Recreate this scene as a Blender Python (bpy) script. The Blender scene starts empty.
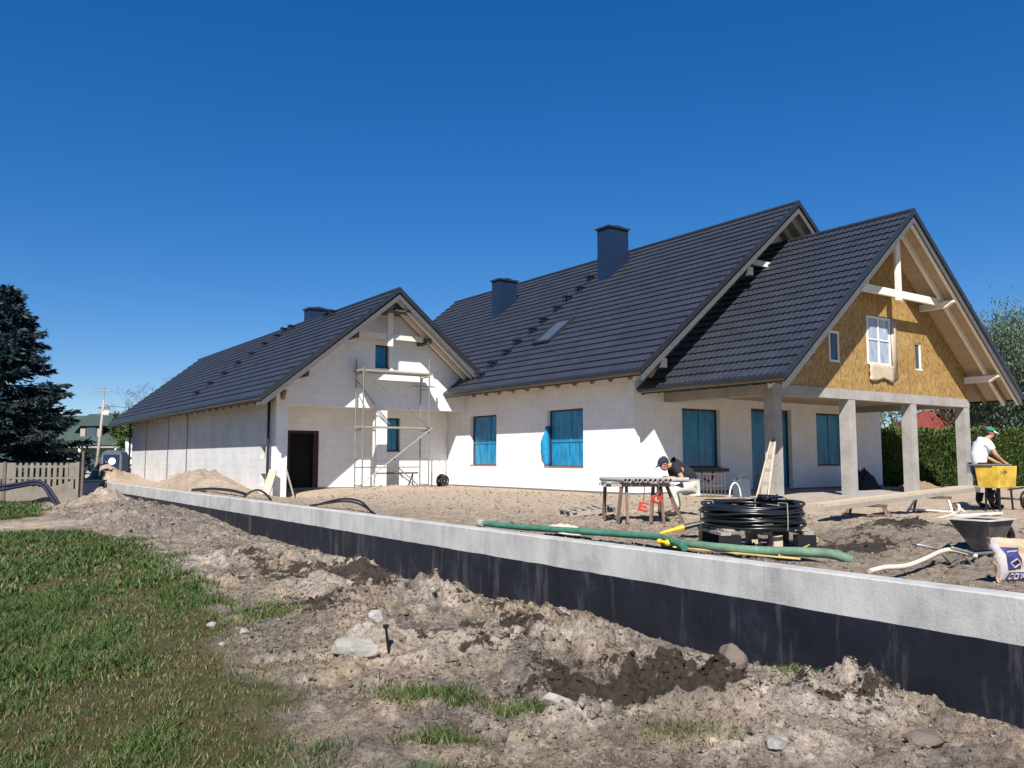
import bpy, bmesh, math, random
import numpy as np
from mathutils import Vector, Matrix
random.seed(7)
rng = np.random.default_rng(11)
R = math.radians
SC = bpy.context.scene
COL = SC.collection

# ------------------------------------------------------------------ camera, sky, sun, exposure
cam_d = bpy.data.cameras.new("camera"); cam = bpy.data.objects.new("camera", cam_d); COL.objects.link(cam)
cam.location = (0, 0, 1.0); cam.rotation_euler = (R(95.1326), 0, R(-35.2274))
cam_d.sensor_width = 36; cam_d.lens = 835 / 1024 * 36; cam_d.clip_start = 0.05; cam_d.clip_end = 6000
SC.camera = cam
SUN_DIR = Vector((1, 1.1, -1.507)).normalized()          # the way the light travels
SUN_EL = math.asin(-SUN_DIR.z)
SUN_AZ = math.atan2(-SUN_DIR.x, -SUN_DIR.y)
world = bpy.data.worlds.new("World"); SC.world = world; world.use_nodes = True
wn = world.node_tree.nodes; wl = world.node_tree.links
bg = wn["Background"]; bg.inputs[1].default_value = 0.112
sky = wn.new("ShaderNodeTexSky"); sky.sky_type = 'NISHITA'; sky.sun_disc = False
sky.sun_elevation = SUN_EL; sky.sun_rotation = SUN_AZ
sky.altitude = 0; sky.air_density = 0.8; sky.dust_density = 0.0; sky.ozone_density = 6.0
gam = wn.new("ShaderNodeGamma"); gam.inputs["Gamma"].default_value = 0.72
hsv = wn.new("ShaderNodeHueSaturation"); hsv.inputs["Saturation"].default_value = 1.5; hsv.inputs["Hue"].default_value = .510; hsv.inputs["Value"].default_value = 1.0
wl.new(sky.outputs[0], gam.inputs["Color"]); wl.new(gam.outputs[0], hsv.inputs["Color"]); wl.new(hsv.outputs[0], bg.inputs[0])
sun_d = bpy.data.lights.new("sun", 'SUN'); sun = bpy.data.objects.new("sun", sun_d); COL.objects.link(sun)
sun_d.energy = 5.0; sun_d.angle = R(0.5); sun_d.color = (1.0, 0.96, 0.90)
sun.rotation_euler = SUN_DIR.to_track_quat('-Z', 'Y').to_euler(); sun.location = (-20, -22, 30)
SC.view_settings.view_transform = 'Standard'; SC.view_settings.look = 'None'
SC.view_settings.exposure = 0.7; SC.view_settings.gamma = 1.0
try: SC.view_settings.use_curve_mapping = False
except Exception: pass
SC.cycles.max_bounces = 6; SC.cycles.diffuse_bounces = 3; SC.cycles.glossy_bounces = 2; SC.cycles.transparent_max_bounces = 6

# ------------------------------------------------------------------ helpers
class MB:
    """collects shapes, build() links them as one mesh object"""
    def __init__(s): s.v = []; s.f = []; s.m = []; s.cur = 0
    def add(s, vs, fs):
        o = len(s.v); s.v += [tuple(p) for p in vs]
        for f in fs: s.f.append(tuple(i + o for i in f)); s.m.append(s.cur)
    def box(s, x0, x1, y0, y1, z0, z1):
        s.add([(x0,y0,z0),(x1,y0,z0),(x1,y1,z0),(x0,y1,z0),(x0,y0,z1),(x1,y0,z1),(x1,y1,z1),(x0,y1,z1)],
              [(0,3,2,1),(4,5,6,7),(0,1,5,4),(1,2,6,5),(2,3,7,6),(3,0,4,7)])
    def beam(s, a, b, w, h, up=(0,0,1)):
        a = Vector(a); b = Vector(b); d = (b-a).normalized(); up = Vector(up)
        x = d.cross(up)
        if x.length < 1e-4: x = d.cross(Vector((1,0,0)))
        x.normalize(); z = x.cross(d).normalized(); x = x*w/2; z = z*h/2
        s.add([a-x-z, a+x-z, a+x+z, a-x+z, b-x-z, b+x-z, b+x+z, b-x+z],
              [(0,1,2,3),(4,7,6,5),(0,4,5,1),(1,5,6,2),(2,6,7,3),(3,7,4,0)])
    def prism(s, poly, axis, a0, a1):
        """poly: (u,z) points; axis 'y': u is x, extruded along y; axis 'x': u is y, extruded along x; axis 'z': (x,y) extruded up"""
        n = len(poly)
        def P(u, w, a): return (u, a, w) if axis == 'y' else ((a, u, w) if axis == 'x' else (u, w, a))
        vs = [P(u, w, a0) for u, w in poly] + [P(u, w, a1) for u, w in poly]
        fs = [tuple(range(n)), tuple(range(2*n-1, n-1, -1))] + [(i, i+n, (i+1) % n+n, (i+1) % n) for i in range(n)]
        s.add(vs, fs)
    def tube(s, pts, r, n=8, cap=True, closed=False):
        pts = [Vector(p) for p in pts]; k = len(pts)
        rs = r if isinstance(r, (list, tuple)) else [r]*k
        vs = []; prev = None
        for i, p in enumerate(pts):
            if closed: d = pts[(i+1) % k]-pts[i-1]
            else: d = pts[min(i+1, k-1)]-pts[max(i-1, 0)]
            d.normalize()
            if prev is None:
                x = d.cross(Vector((0,0,1)))
                if x.length < .05: x = d.cross(Vector((1,0,0)))
            else: x = prev - d*prev.dot(d)
            x.normalize(); prev = x; y = d.cross(x)
            for j in range(n):
                a = 2*math.pi*j/n; vs.append(p + (x*math.cos(a)+y*math.sin(a))*rs[i])
        fs = []
        for i in range(k if closed else k-1):
            for j in range(n):
                a = i*n+j; b = i*n+(j+1) % n; c = ((i+1) % k)*n+(j+1) % n; d_ = ((i+1) % k)*n+j
                fs.append((a, b, c, d_))
        if cap and not closed: fs += [tuple(range(n-1, -1, -1)), tuple(range((k-1)*n, k*n))]
        s.add(vs, fs)
    def lathe(s, prof, c, n=16):
        vs = []
        for r, z in prof:
            for j in range(n):
                a = 2*math.pi*j/n; vs.append((c[0]+r*math.cos(a), c[1]+r*math.sin(a), c[2]+z))
        fs = [(i*n+j, i*n+(j+1) % n, (i+1)*n+(j+1) % n, (i+1)*n+j) for i in range(len(prof)-1) for j in range(n)]
        fs += [tuple(range(n-1, -1, -1)), tuple(range((len(prof)-1)*n, len(prof)*n))]
        s.add(vs, fs)
    def ell(s, c, r, nu=10, nv=7, jitter=0, rot=None):
        vs = []
        for i in range(nv+1):
            t = math.pi*i/nv
            for j in range(nu):
                a = 2*math.pi*j/nu; k = 1+random.uniform(-jitter, jitter)
                p = Vector((r[0]*math.sin(t)*math.cos(a)*k, r[1]*math.sin(t)*math.sin(a)*k, r[2]*math.cos(t)*k))
                if rot: p = rot @ p
                vs.append(p+Vector(c))
        s.add(vs, [(i*nu+j, (i+1)*nu+j, (i+1)*nu+(j+1) % nu, i*nu+(j+1) % nu) for i in range(nv) for j in range(nu)])
    def xf(s, M):
        s.v = [tuple(M @ Vector(p)) for p in s.v]; return s
    def build(s, name, mats, parent=None, smooth=False, auto=None):
        me = bpy.data.meshes.new(name); me.from_pydata(s.v, [], s.f)
        if not isinstance(mats, (list, tuple)): mats = [mats]
        for m in mats: me.materials.append(m)
        if len(mats) > 1: me.polygons.foreach_set("material_index", s.m)
        if smooth: me.polygons.foreach_set("use_smooth", [True]*len(s.f))
        me.update()
        if auto: me.set_sharp_from_angle(angle=R(auto))
        return link(name, me, parent)
def link(name, me, parent=None):
    o = bpy.data.objects.new(name, me); COL.objects.link(o)
    if parent:
        o.parent = parent
        if parent.type == 'EMPTY': o.matrix_parent_inverse = Matrix.Translation(-Vector(parent.location))
    return o
def tag(o, label, cat, group=None, kind=None):
    if label: o["label"] = label
    if cat: o["category"] = cat
    if group: o["group"] = group
    if kind: o["kind"] = kind
    return o
def thing(name, label, cat, loc, group=None):
    o = bpy.data.objects.new(name, None); COL.objects.link(o); o.location = loc; o.empty_display_size = .3
    return tag(o, label, cat, group)
def np_mesh(name, verts, faces_n, idx, mats, parent=None, smooth=False, attrs=None):
    """verts (n,3) array; idx flat loop array; all faces with faces_n corners"""
    me = bpy.data.meshes.new(name); nf = len(idx)//faces_n
    me.vertices.add(len(verts)); me.vertices.foreach_set("co", np.asarray(verts, np.float32).ravel())
    me.loops.add(len(idx)); me.loops.foreach_set("vertex_index", np.asarray(idx, np.int32))
    me.polygons.add(nf); me.polygons.foreach_set("loop_start", np.arange(0, nf*faces_n, faces_n, dtype=np.int32))
    try: me.polygons.foreach_set("loop_total", np.full(nf, faces_n, np.int32))
    except Exception: pass
    if smooth: me.polygons.foreach_set("use_smooth", np.ones(nf, bool))
    if attrs:
        for k, a in attrs.items():
            at = me.attributes.new(k, 'FLOAT', 'POINT'); at.data.foreach_set("value", np.asarray(a, np.float32))
    for m in (mats if isinstance(mats, (list, tuple)) else [mats]): me.materials.append(m)
    me.update(calc_edges=True); me.validate()
    return link(name, me, parent)
# value noise
_tab = rng.random((256, 256))
def vnoise(x, y):
    x = np.asarray(x, float); y = np.asarray(y, float)
    xi = np.floor(x).astype(int); yi = np.floor(y).astype(int); fx = x-xi; fy = y-yi
    fx = fx*fx*(3-2*fx); fy = fy*fy*(3-2*fy)
    a = _tab[xi & 255, yi & 255]; b = _tab[(xi+1) & 255, yi & 255]; c = _tab[xi & 255, (yi+1) & 255]; d = _tab[(xi+1) & 255, (yi+1) & 255]
    return (a*(1-fx)+b*fx)*(1-fy)+(c*(1-fx)+d*fx)*fy
def fbm(x, y, o=4, g=.5):
    t = 0; a = 1; s = 0
    for i in range(o):
        t = t+a*(vnoise(x*2**i+17.3*i, y*2**i+9.1*i)-.5); s += a; a *= g
    return t/s
_wj = rng.random((128, 128, 3))
def worley(x, y):
    """distance to the nearest scattered point and that point's own random number"""
    x = np.asarray(x, float); y = np.asarray(y, float); xi = np.floor(x).astype(int); yi = np.floor(y).astype(int)
    best = np.full(x.shape, 9.0); val = np.zeros(x.shape)
    for a in (-1, 0, 1):
        for b in (-1, 0, 1):
            j = _wj[(xi+a) & 127, (yi+b) & 127]; d = np.hypot(xi+a+j[..., 0]-x, yi+b+j[..., 1]-y); k = d < best
            best = np.where(k, d, best); val = np.where(k, j[..., 2], val)
    return best, val
def clod_h(x, y, size, keep=.5):
    """lumps of earth with creases between them, height 0..1, and each lump's own random number"""
    wx = x+size*.5*fbm(x/size*.9+7, y/size*.9, 2); wy = y+size*.5*fbm(x/size*.9+3, y/size*.9+40, 2)
    d, v = worley(wx/size, wy/size); return np.sqrt(np.clip(1-(d/(.42+.35*v))**2, 0, 1))*(v > 1-keep)*(.45+.55*v), v
def sstep(e0, e1, x):
    t = np.clip((x-e0)/(e1-e0), 0, 1); return t*t*(3-2*t)
def gauss(x, y, cx, cy, rx, ry, ang=0):
    c, s = math.cos(ang), math.sin(ang); dx = x-cx; dy = y-cy
    return np.exp(-(((dx*c+dy*s)/rx)**2+((-dx*s+dy*c)/ry)**2))

# ------------------------------------------------------------------ materials
class NM:
    def __init__(s, name, rough=.8, spec=.3):
        s.m = bpy.data.materials.new(name); s.m.use_nodes = True
        s.n = s.m.node_tree.nodes; s.l = s.m.node_tree.links; s.b = s.n["Principled BSDF"]
        s.b.inputs["Roughness"].default_value = rough
        s.b.inputs["Specular IOR Level"].default_value = spec
        s.tc = s.n.new("ShaderNodeTexCoord")
    def noise(s, scale, detail=4, rough=.6, vec=None, stretch=None):
        t = s.n.new("ShaderNodeTexNoise"); t.inputs["Scale"].default_value = scale
        t.inputs["Detail"].default_value = detail; t.inputs["Roughness"].default_value = rough
        v = vec or s.tc.outputs["Object"]
        if stretch:
            mp = s.n.new("ShaderNodeMapping"); mp.inputs["Scale"].default_value = stretch; s.l.new(v, mp.inputs[0]); v = mp.outputs[0]
        s.l.new(v, t.inputs["Vector"]); return t.outputs["Fac"]
    def ramp(s, fac, stops):
        r = s.n.new("ShaderNodeValToRGB"); s.l.new(fac, r.inputs[0]); e = r.color_ramp.elements
        while len(e) < len(stops): e.new(.5)
        for i, (p, c) in enumerate(stops):
            e[i].position = p; e[i].color = (c[0], c[1], c[2], 1) if not isinstance(c, (int, float)) else (c, c, c, 1)
        return r.outputs[0]
    def mix(s, fac, a, b, mode='MIX'):
        m = s.n.new("ShaderNodeMix"); m.data_type = 'RGBA'; m.blend_type = mode
        for inp, val in ((m.inputs[0], fac), (m.inputs[6], a), (m.inputs[7], b)):
            if isinstance(val, (int, float)): inp.default_value = val
            elif isinstance(val, tuple): inp.default_value = (val[0], val[1], val[2], 1)
            else: s.l.new(val, inp)
        return m.outputs[2]
    def math(s, op, a, b=0.0):
        m = s.n.new("ShaderNodeMath"); m.operation = op
        for i, val in enumerate((a, b)):
            if isinstance(val, (int, float)): m.inputs[i].default_value = val
            else: s.l.new(val, m.inputs[i])
        return m.outputs[0]
    def attr(s, name):
        a = s.n.new("ShaderNodeAttribute"); a.attribute_name = name; return a.outputs["Fac"]
    def color(s, c):
        if isinstance(c, tuple): s.b.inputs["Base Color"].default_value = (c[0], c[1], c[2], 1)
        else: s.l.new(c, s.b.inputs["Base Color"])
        return s
    def bump(s, h, strength=.4, dist=.02):
        b = s.n.new("ShaderNodeBump"); b.inputs["Strength"].default_value = strength; b.inputs["Distance"].default_value = dist
        s.l.new(h, b.inputs["Height"]); s.l.new(b.outputs[0], s.b.inputs["Normal"]); return s
def simple(name, c, rough=.7, var=.15, scale=6, spec=.3, metal=0, bump=0, stretch=None):
    s = NM(name, rough, spec); n = s.noise(scale, 5, .65, stretch=stretch)
    lo = tuple(max(0, v*(1-var)) for v in c); hi = tuple(v*(1+var) for v in c)
    s.color(s.ramp(n, [(.3, lo), (.7, hi)])); s.b.inputs["Metallic"].default_value = metal
    if bump: s.bump(s.noise(scale*6, 4), bump, .01)
    return s.m

def m_aac(name, base, line, streak=.12):
    s = NM(name, .9, .15)
    sx = s.n.new("ShaderNodeSeparateXYZ"); s.l.new(s.tc.outputs["Object"], sx.inputs[0])
    cb = s.n.new("ShaderNodeCombineXYZ"); s.l.new(s.math('ADD', sx.outputs[0], sx.outputs[1]), cb.inputs[0]); s.l.new(sx.outputs[2], cb.inputs[1])
    br = s.n.new("ShaderNodeTexBrick"); s.l.new(cb.outputs[0], br.inputs["Vector"]); br.inputs["Scale"].default_value = 1
    br.inputs["Brick Width"].default_value = .62; br.inputs["Row Height"].default_value = .245
    br.inputs["Mortar Size"].default_value = .006; br.inputs["Mortar Smooth"].default_value = .4; br.inputs["Bias"].default_value = -.2
    br.inputs["Color1"].default_value = (*base, 1); br.inputs["Color2"].default_value = (base[0]*.97, base[1]*.97, base[2]*.965, 1)
    br.inputs["Mortar"].default_value = (*line, 1)
    st = s.ramp(s.noise(1.1, 6, .7), [(.35, 1-streak), (.6, 1.0)])
    ru = s.ramp(s.noise(7, 5, .7, stretch=(1, 1, .35)), [(.3, .93), (.6, 1.0)])
    s.color(s.mix(1.0, s.mix(1.0, br.outputs["Color"], st, 'MULTIPLY'), ru, 'MULTIPLY'))
    s.bump(s.math('ADD', s.noise(60, 3), s.math('MULTIPLY', br.outputs["Fac"], -1.5)), .25, .006)
    return s.m
def m_concrete(name, base, lo=.72, rough=.85):
    s = NM(name, rough, .25)
    a = s.ramp(s.noise(2.2, 7, .68), [(.3, tuple(v*lo for v in base)), (.55, base), (.8, tuple(min(1, v*1.12) for v in base))])
    b = s.ramp(s.noise(26, 4, .7), [(.30, .72), (.42, 1.0)])
    c = s.ramp(s.noise(3, 4, .6, stretch=(1, 1, .3)), [(.35, .92), (.6, 1.0)])
    s.color(s.mix(1.0, s.mix(.7, a, b, 'MULTIPLY'), c, 'MULTIPLY'))
    s.bump(s.noise(40, 5), .35, .006); return s.m
M = {}
M['aac'] = m_aac("white_blockwork", (.83, .815, .79), (.68, .665, .64), .09)
M['aac2'] = m_aac("dusty_blockwork", (.60, .59, .58), (.47, .46, .45), .16)
M['concrete'] = m_concrete("cast_concrete", (.345, .325, .30))
def m_bandconcrete():
    s = NM("wall_concrete", .85, .25)
    a = s.ramp(s.noise(1.3, 8, .7), [(.28, (.30, .29, .275)), (.5, (.42, .41, .39)), (.75, (.50, .49, .465))])
    b = s.ramp(s.noise(30, 4, .75), [(.28, .55), (.36, 1.0)])
    c = s.ramp(s.noise(4, 5, .7, stretch=(1, 1, .22)), [(.33, .80), (.55, 1.0)])
    sx = s.n.new("ShaderNodeSeparateXYZ"); s.l.new(s.tc.outputs["Object"], sx.inputs[0])
    fr = s.math('FRACT', s.math('ADD', s.math('DIVIDE', sx.outputs[1], 5.3), s.math('MULTIPLY', s.noise(6, 2), .012)))
    j = s.ramp(fr, [(0, .88), (.002, .88), (.004, 1.0), (1, 1.0)])
    s.color(s.mix(1, s.mix(1, s.mix(1, a, b, 'MULTIPLY'), c, 'MULTIPLY'), j, 'MULTIPLY'))
    s.bump(s.math('ADD', s.noise(45, 5), s.math('MULTIPLY', s.noise(30, 4, .75), 2)), .4, .006); return s.m
M['concrete_l'] = m_bandconcrete()
M['plinth'] = m_concrete("grey_plinth", (.17, .165, .16))
def m_tile():
    s = NM("graphite_roof_tile", .42, .45)
    a = s.ramp(s.noise(1.5, 5, .6), [(.3, (.024, .027, .037)), (.7, (.036, .040, .052))])
    b = s.ramp(s.noise(9, 4, .7), [(.3, .85), (.65, 1.0)])
    s.color(s.mix(1, a, b, 'MULTIPLY')); s.b.inputs["Metallic"].default_value = .0
    s.bump(s.noise(120, 2), .08, .003); return s.m
M['tile'] = m_tile()
M['trim'] = simple("graphite_sheet_metal", (.022, .024, .030), .35, .15, 4, .5)
M['chimney'] = simple("chimney_cladding", (.009, .021, .050), .4, .12, 3, .5)
M['gutter'] = simple("gutter_metal", (.018, .020, .026), .35, .12, 3, .5)
M['barge'] = simple("weathered_barge_wood", (.090, .091, .096), .8, .2, 5, .2, stretch=(1, 1, 4))
def m_wood(name, c, var=.25, rough=.75, stretch=(14, 14, 2)):
    s = NM(name, rough, .25)
    s.color(s.ramp(s.noise(1.4, 6, .7, stretch=stretch), [(.25, tuple(v*(1-var) for v in c)), (.6, c), (.8, tuple(v*1.12 for v in c))])); 
    s.bump(s.noise(4, 4, .6, stretch=stretch), .2, .004); return s.m
M['timber'] = m_wood("pale_timber", (.62, .50, .36))
M['timber_w'] = m_wood("whitewashed_timber", (.74, .69, .60), .12)
M['soffit'] = m_wood("soffit_boards", (.46, .35, .24), .2, stretch=(8, 1, 8))
M['sheet'] = simple("milky_brown_film", (.50, .40, .29), .5, .15, 3, .4)
M['tail'] = m_wood("brown_rafter_wood", (.25, .17, .11), .2)
M['plank'] = m_wood("scaffold_plank_wood", (.50, .41, .30), .3)
M['dplank'] = m_wood("grey_plank_wood", (.34, .30, .25), .3)
def m_osb():
    s = NM("osb_board", .65, .3)
    v = s.n.new("ShaderNodeTexVoronoi"); v.inputs["Scale"].default_value = 11; v.inputs["Randomness"].default_value = 1
    mp = s.n.new("ShaderNodeMapping"); mp.inputs["Scale"].default_value = (2.4, 1, 1.0); mp.inputs["Rotation"].default_value = (0, .6, 0)
    nz = s.n.new("ShaderNodeTexNoise"); nz.inputs["Scale"].default_value = 3; s.l.new(s.tc.outputs["Object"], nz.inputs["Vector"])
    ad = s.mix(.25, s.tc.outputs["Object"], nz.outputs["Color"], 'ADD')
    s.l.new(ad, mp.inputs[0]); s.l.new(mp.outputs[0], v.inputs["Vector"])
    sp = s.n.new("ShaderNodeSeparateColor"); s.l.new(v.outputs["Color"], sp.inputs[0])
    c = s.ramp(sp.outputs[0], [(.0, (.22, .125, .038)), (.35, (.29, .178, .060)), (.7, (.35, .225, .080)), (1, (.41, .28, .115))])
    g = s.ramp(s.noise(.9, 4, .6), [(.3, .86), (.65, 1.03)])
    s.color(s.mix(1, c, g, 'MULTIPLY')); return s.m
M['osb'] = m_osb()
def m_film(name, c1, c2):
    s = NM(name, .22, .6)
    n = s.noise(2.2, 5, .65, stretch=(3, 3, .7))
    s.color(s.ramp(n, [(.3, c1), (.55, c2), (.8, tuple(min(1, v*1.5) for v in c2))]))
    s.bump(s.noise(5, 4, .6, stretch=(2, 2, .6)), .5, .03); return s.m
M['film'] = m_film("blue_protective_film", (.005, .10, .21), (.013, .24, .45))
M['filmdark'] = m_film("dark_blue_film", (.004, .095, .19), (.011, .20, .36))
M['filmlight'] = simple("light_blue_film", (.015, .22, .42), .35, .15, 6, .5)
M['frame'] = simple("brown_window_frame", (.055, .028, .022), .5, .2, 6)
M['sill'] = simple("red_brown_sill", (.36, .16, .08), .7, .2, 6)
M['whiteframe'] = simple("white_window_frame", (.72, .72, .70), .4, .06, 5)
M['glass_film'] = m_film("misty_window_film", (.20, .24, .30), (.36, .40, .46))
M['glass'] = simple("dark_window_glass", (.05, .07, .09), .08, .1, 2, .6)
M['skyglass'] = simple("skylight_glass", (.06, .075, .095), .18, .1, 2, .5)
M['door'] = simple("dark_door_panel", (.006, .006, .009), .7, .2, 3, .15)
M['doorframe'] = simple("maroon_door_frame", (.045, .018, .02), .7, .2, 4)
M['steel'] = simple("galvanised_steel", (.30, .30, .29), .45, .25, 8, .5, .6)
M['rust'] = simple("rusty_steel", (.16, .10, .07), .7, .3, 10)
M['black'] = simple("black_plastic", (.010, .011, .013), .38, .2, 6, .5)
M['pipe_black'] = simple("black_pe_pipe", (.009, .010, .013), .3, .2, 4, .6)
M['pipe_grey'] = simple("grey_pipe", (.34, .33, .31), .6, .2, 6)
M['red'] = simple("red_paint", (.42, .045, .03), .5, .15, 6)
M['yellow'] = simple("yellow_paint", (.72, .44, .015), .5, .12, 5)
M['yellowdusty'] = simple("dusty_yellow_paint", (.62, .40, .055), .6, .35, 4)
M['hose_green'] = simple("green_layflat_hose", (.045, .15, .10), .65, .3, 7)
M['hose_pale'] = simple("dusty_green_hose", (.11, .19, .125), .7, .3, 7)
M['hose_yellow'] = simple("yellow_hose", (.55, .43, .15), .5, .15, 5)
M['hose_white'] = simple("dirty_white_hose", (.55, .47, .38), .7, .2, 5)
M['hose_blue'] = simple("blue_black_hose", (.010, .015, .032), .6, .2, 5, .25)
M['skin'] = simple("skin", (.42, .22, .14), .55, .1, 8)
M['hair'] = simple("dark_hair", (.03, .022, .016), .7, .2, 20)
M['shirt_black'] = simple("black_cotton", (.020, .021, .026), .9, .25, 8)
M['shirt_white'] = simple("white_cotton", (.72, .71, .70), .9, .10, 6)
M['trouser_dark'] = simple("navy_trousers", (.022, .025, .033), .9, .25, 8)
M['trouser_light'] = simple("pale_grey_trousers", (.55, .52, .46), .9, .25, 10)
M['cap_green'] = simple("green_cap", (.012, .20, .12), .8, .15, 8)
M['cap_navy'] = simple("navy_cap", (.022, .024, .050), .8, .15, 8)
M['boot'] = simple("dark_boot", (.03, .026, .022), .8, .2, 8)
M['paper'] = simple("kraft_paper", (.44, .32, .215), .8, .15, 4)
M['paper_blue'] = simple("blue_print", (.040, .042, .15), .7, .4, 8)
M['paper_white'] = simple("white_print", (.40, .36, .37), .7, .3, 9)
M['barrow'] = simple("dusty_barrow_steel", (.12, .108, .10), .6, .35, 6, .4, .3)
M['barrow_rim'] = simple("pale_barrow_rim", (.52, .50, .46), .6, .2, 6)
M['stone'] = m_concrete("rubble_stone", (.34, .315, .285), .7)
M['stone_d'] = m_concrete("grey_field_stone", (.30, .275, .25), .7)
M['stone_b'] = m_concrete("brown_stone", (.15, .12, .095), .6)
M['fence'] = m_concrete("fence_concrete", (.215, .187, .152), .75)
M['fencepost'] = m_concrete("dark_fence_post", (.14, .12, .10), .75)
M['bark'] = simple("tree_bark", (.13, .10, .08), .9, .3, 10)
M['toilet'] = simple("grey_blue_plastic", (.085, .10, .13), .5, .15, 3)
M['white'] = simple("white_paint", (.75, .74, .72), .6, .08, 5)
M['greyhouse'] = simple("grey_plaster", (.30, .28, .27), .9, .12, 2)
M['greenroof'] = simple("green_sheet_roof", (.050, .075, .058), .55, .15, 3, stretch=(1, 1, 1))
M['redroof'] = simple("red_tile_roof", (.17, .034, .024), .75, .2, 3)
M['redbrick'] = simple("red_brick", (.22, .045, .035), .85, .25, 8)
M['darkroof'] = simple("dark_roof", (.03, .03, .035), .6, .15, 3)
M['polewood'] = simple("concrete_pole", (.34, .30, .25), .85, .15, 4)
def m_leaf(name, stops, rough=.6, trans=.0):
    s = NM(name, rough, .25); g = s.n.new("ShaderNodeNewGeometry")
    c = s.ramp(g.outputs["Random Per Island"], stops)
    s.color(c); return s.m
M['spruce'] = m_leaf("spruce_needles", [(0, (.009, .020, .025)), (.5, (.018, .037, .045)), (1, (.046, .074, .085))])
M['willow'] = m_leaf("grey_green_leaves", [(0, (.040, .066, .036)), (.5, (.072, .108, .060)), (1, (.13, .17, .11))])
M['hedge'] = m_leaf("thuja_sprays", [(0, (.032, .062, .016)), (.5, (.080, .130, .034)), (1, (.17, .22, .07))])
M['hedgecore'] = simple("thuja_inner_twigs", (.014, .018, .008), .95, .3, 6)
M['green'] = m_leaf("fresh_leaves", [(0, (.025, .045, .012)), (.5, (.05, .085, .02)), (1, (.10, .14, .04))])
M['redleaf'] = m_leaf("reddish_leaves", [(0, (.06, .02, .02)), (.5, (.11, .04, .03)), (1, (.16, .08, .05))])

def m_soil():
    s = NM("bare_soil", .95, .1)
    big = s.noise(1.3, 6, .65); fine = s.noise(22, 6, .75); mid = s.noise(5.5, 5, .7)
    sandc = s.ramp(mid, [(.25, (.17, .132, .098)), (.5, (.275, .222, .168)), (.75, (.42, .355, .285))])
    greyc = s.ramp(mid, [(.25, (.105, .090, .080)), (.5, (.175, .153, .135)), (.75, (.27, .24, .21))])
    base = s.mix(s.math('MULTIPLY', s.ramp(big, [(.40, 0.0), (.56, 1.0)]), s.math('SUBTRACT', 1.0, s.attr("grey"))), greyc, sandc)
    goldc = s.ramp(mid, [(.25, (.36, .285, .205)), (.6, (.52, .425, .325))])
    base = s.mix(s.attr("sand"), base, goldc)
    palec = s.ramp(mid, [(.25, (.24, .203, .167)), (.55, (.385, .336, .284)), (.8, (.48, .43, .37))])
    base = s.mix(s.ramp(s.math('ADD', s.attr("pale"), s.math('MULTIPLY', s.math('SUBTRACT', big, .5), .8)), [(.3, 0.0), (.7, .85)]), base, palec)
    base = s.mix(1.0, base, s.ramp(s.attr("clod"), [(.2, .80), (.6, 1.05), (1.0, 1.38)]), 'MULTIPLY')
    grit = s.mix(.75, s.ramp(fine, [(.30, .36), (.46, .92), (.7, 1.28)]), s.ramp(s.noise(75, 4, .8), [(.34, .45), (.5, 1.0), (.68, 1.4)]), 'MULTIPLY')
    base = s.mix(1.0, base, grit, 'MULTIPLY')
    hum = s.ramp(s.math('ADD', s.attr("humus"), s.math('MULTIPLY', s.math('SUBTRACT', s.noise(3.2, 6, .75), .5), 2.6)), [(.46, 0.0), (.56, 1.0)])
    humc = s.ramp(fine, [(.3, (.030, .024, .020)), (.7, (.085, .070, .058))])
    base = s.mix(hum, base, humc)
    dry = s.ramp(fine, [(.3, (.070, .055, .028)), (.55, (.12, .096, .050)), (.75, (.19, .155, .090))])
    gm = s.ramp(s.math('ADD', s.attr("turf"), s.math('MULTIPLY', s.math('SUBTRACT', mid, .5), .8)), [(.35, 0.0), (.65, 1.0)])
    thatch = s.mix(s.ramp(s.noise(2.0, 5, .7), [(.4, 0.0), (.62, 1.0)]), dry, s.ramp(fine, [(.3, (.035, .045, .015)), (.7, (.085, .095, .036))]))
    base = s.mix(gm, base, thatch)
    base = s.mix(1.0, base, (1.20, 1.16, 1.11), 'MULTIPLY')
    s.color(base)
    s.bump(s.math('ADD', s.math('MULTIPLY', fine, .6), s.math('MULTIPLY', s.noise(75, 4, .8), 1.3)), .95, .03); return s.m
M['soil'] = m_soil()
def m_far():
    s = NM("far_field", .95, .1)
    s.color(s.ramp(s.noise(.08, 6, .65), [(.35, (.06, .085, .025)), (.55, (.11, .12, .05)), (.7, (.19, .15, .09))])); return s.m
M['far'] = m_far()
def m_grass():
    s = NM("grass_blades", .55, .25); g = s.n.new("ShaderNodeNewGeometry")
    green = s.ramp(g.outputs["Random Per Island"], [(0, (.020, .042, .009)), (.5, (.046, .082, .017)), (1, (.090, .130, .034))])
    straw = s.ramp(g.outputs["Random Per Island"], [(0, (.085, .068, .028)), (1, (.20, .165, .078))])
    f = s.ramp(s.math('ADD', s.attr("dry"), 0), [(.45, 0.0), (.55, 1.0)])
    s.color(s.mix(f, green, straw)); return s.m
M['grass'] = m_grass()
def m_bitumen():
    s = NM("bitumen_coating", .5, .35)
    a = s.ramp(s.noise(1.6, 7, .7), [(.35, (.006, .007, .012)), (.55, (.010, .012, .020)), (.66, (.022, .024, .033)), (.8, (.06, .06, .066))])
    st = s.ramp(s.noise(3.2, 6, .75, stretch=(1, 1, .14)), [(.54, 0.0), (.68, 1.0)])
    s.color(s.mix(s.math('MULTIPLY', st, .38), a, (.14, .135, .13)))
    s.bump(s.noise(14, 5), .3, .01); return s.m
M['bitumen'] = m_bitumen()

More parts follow.
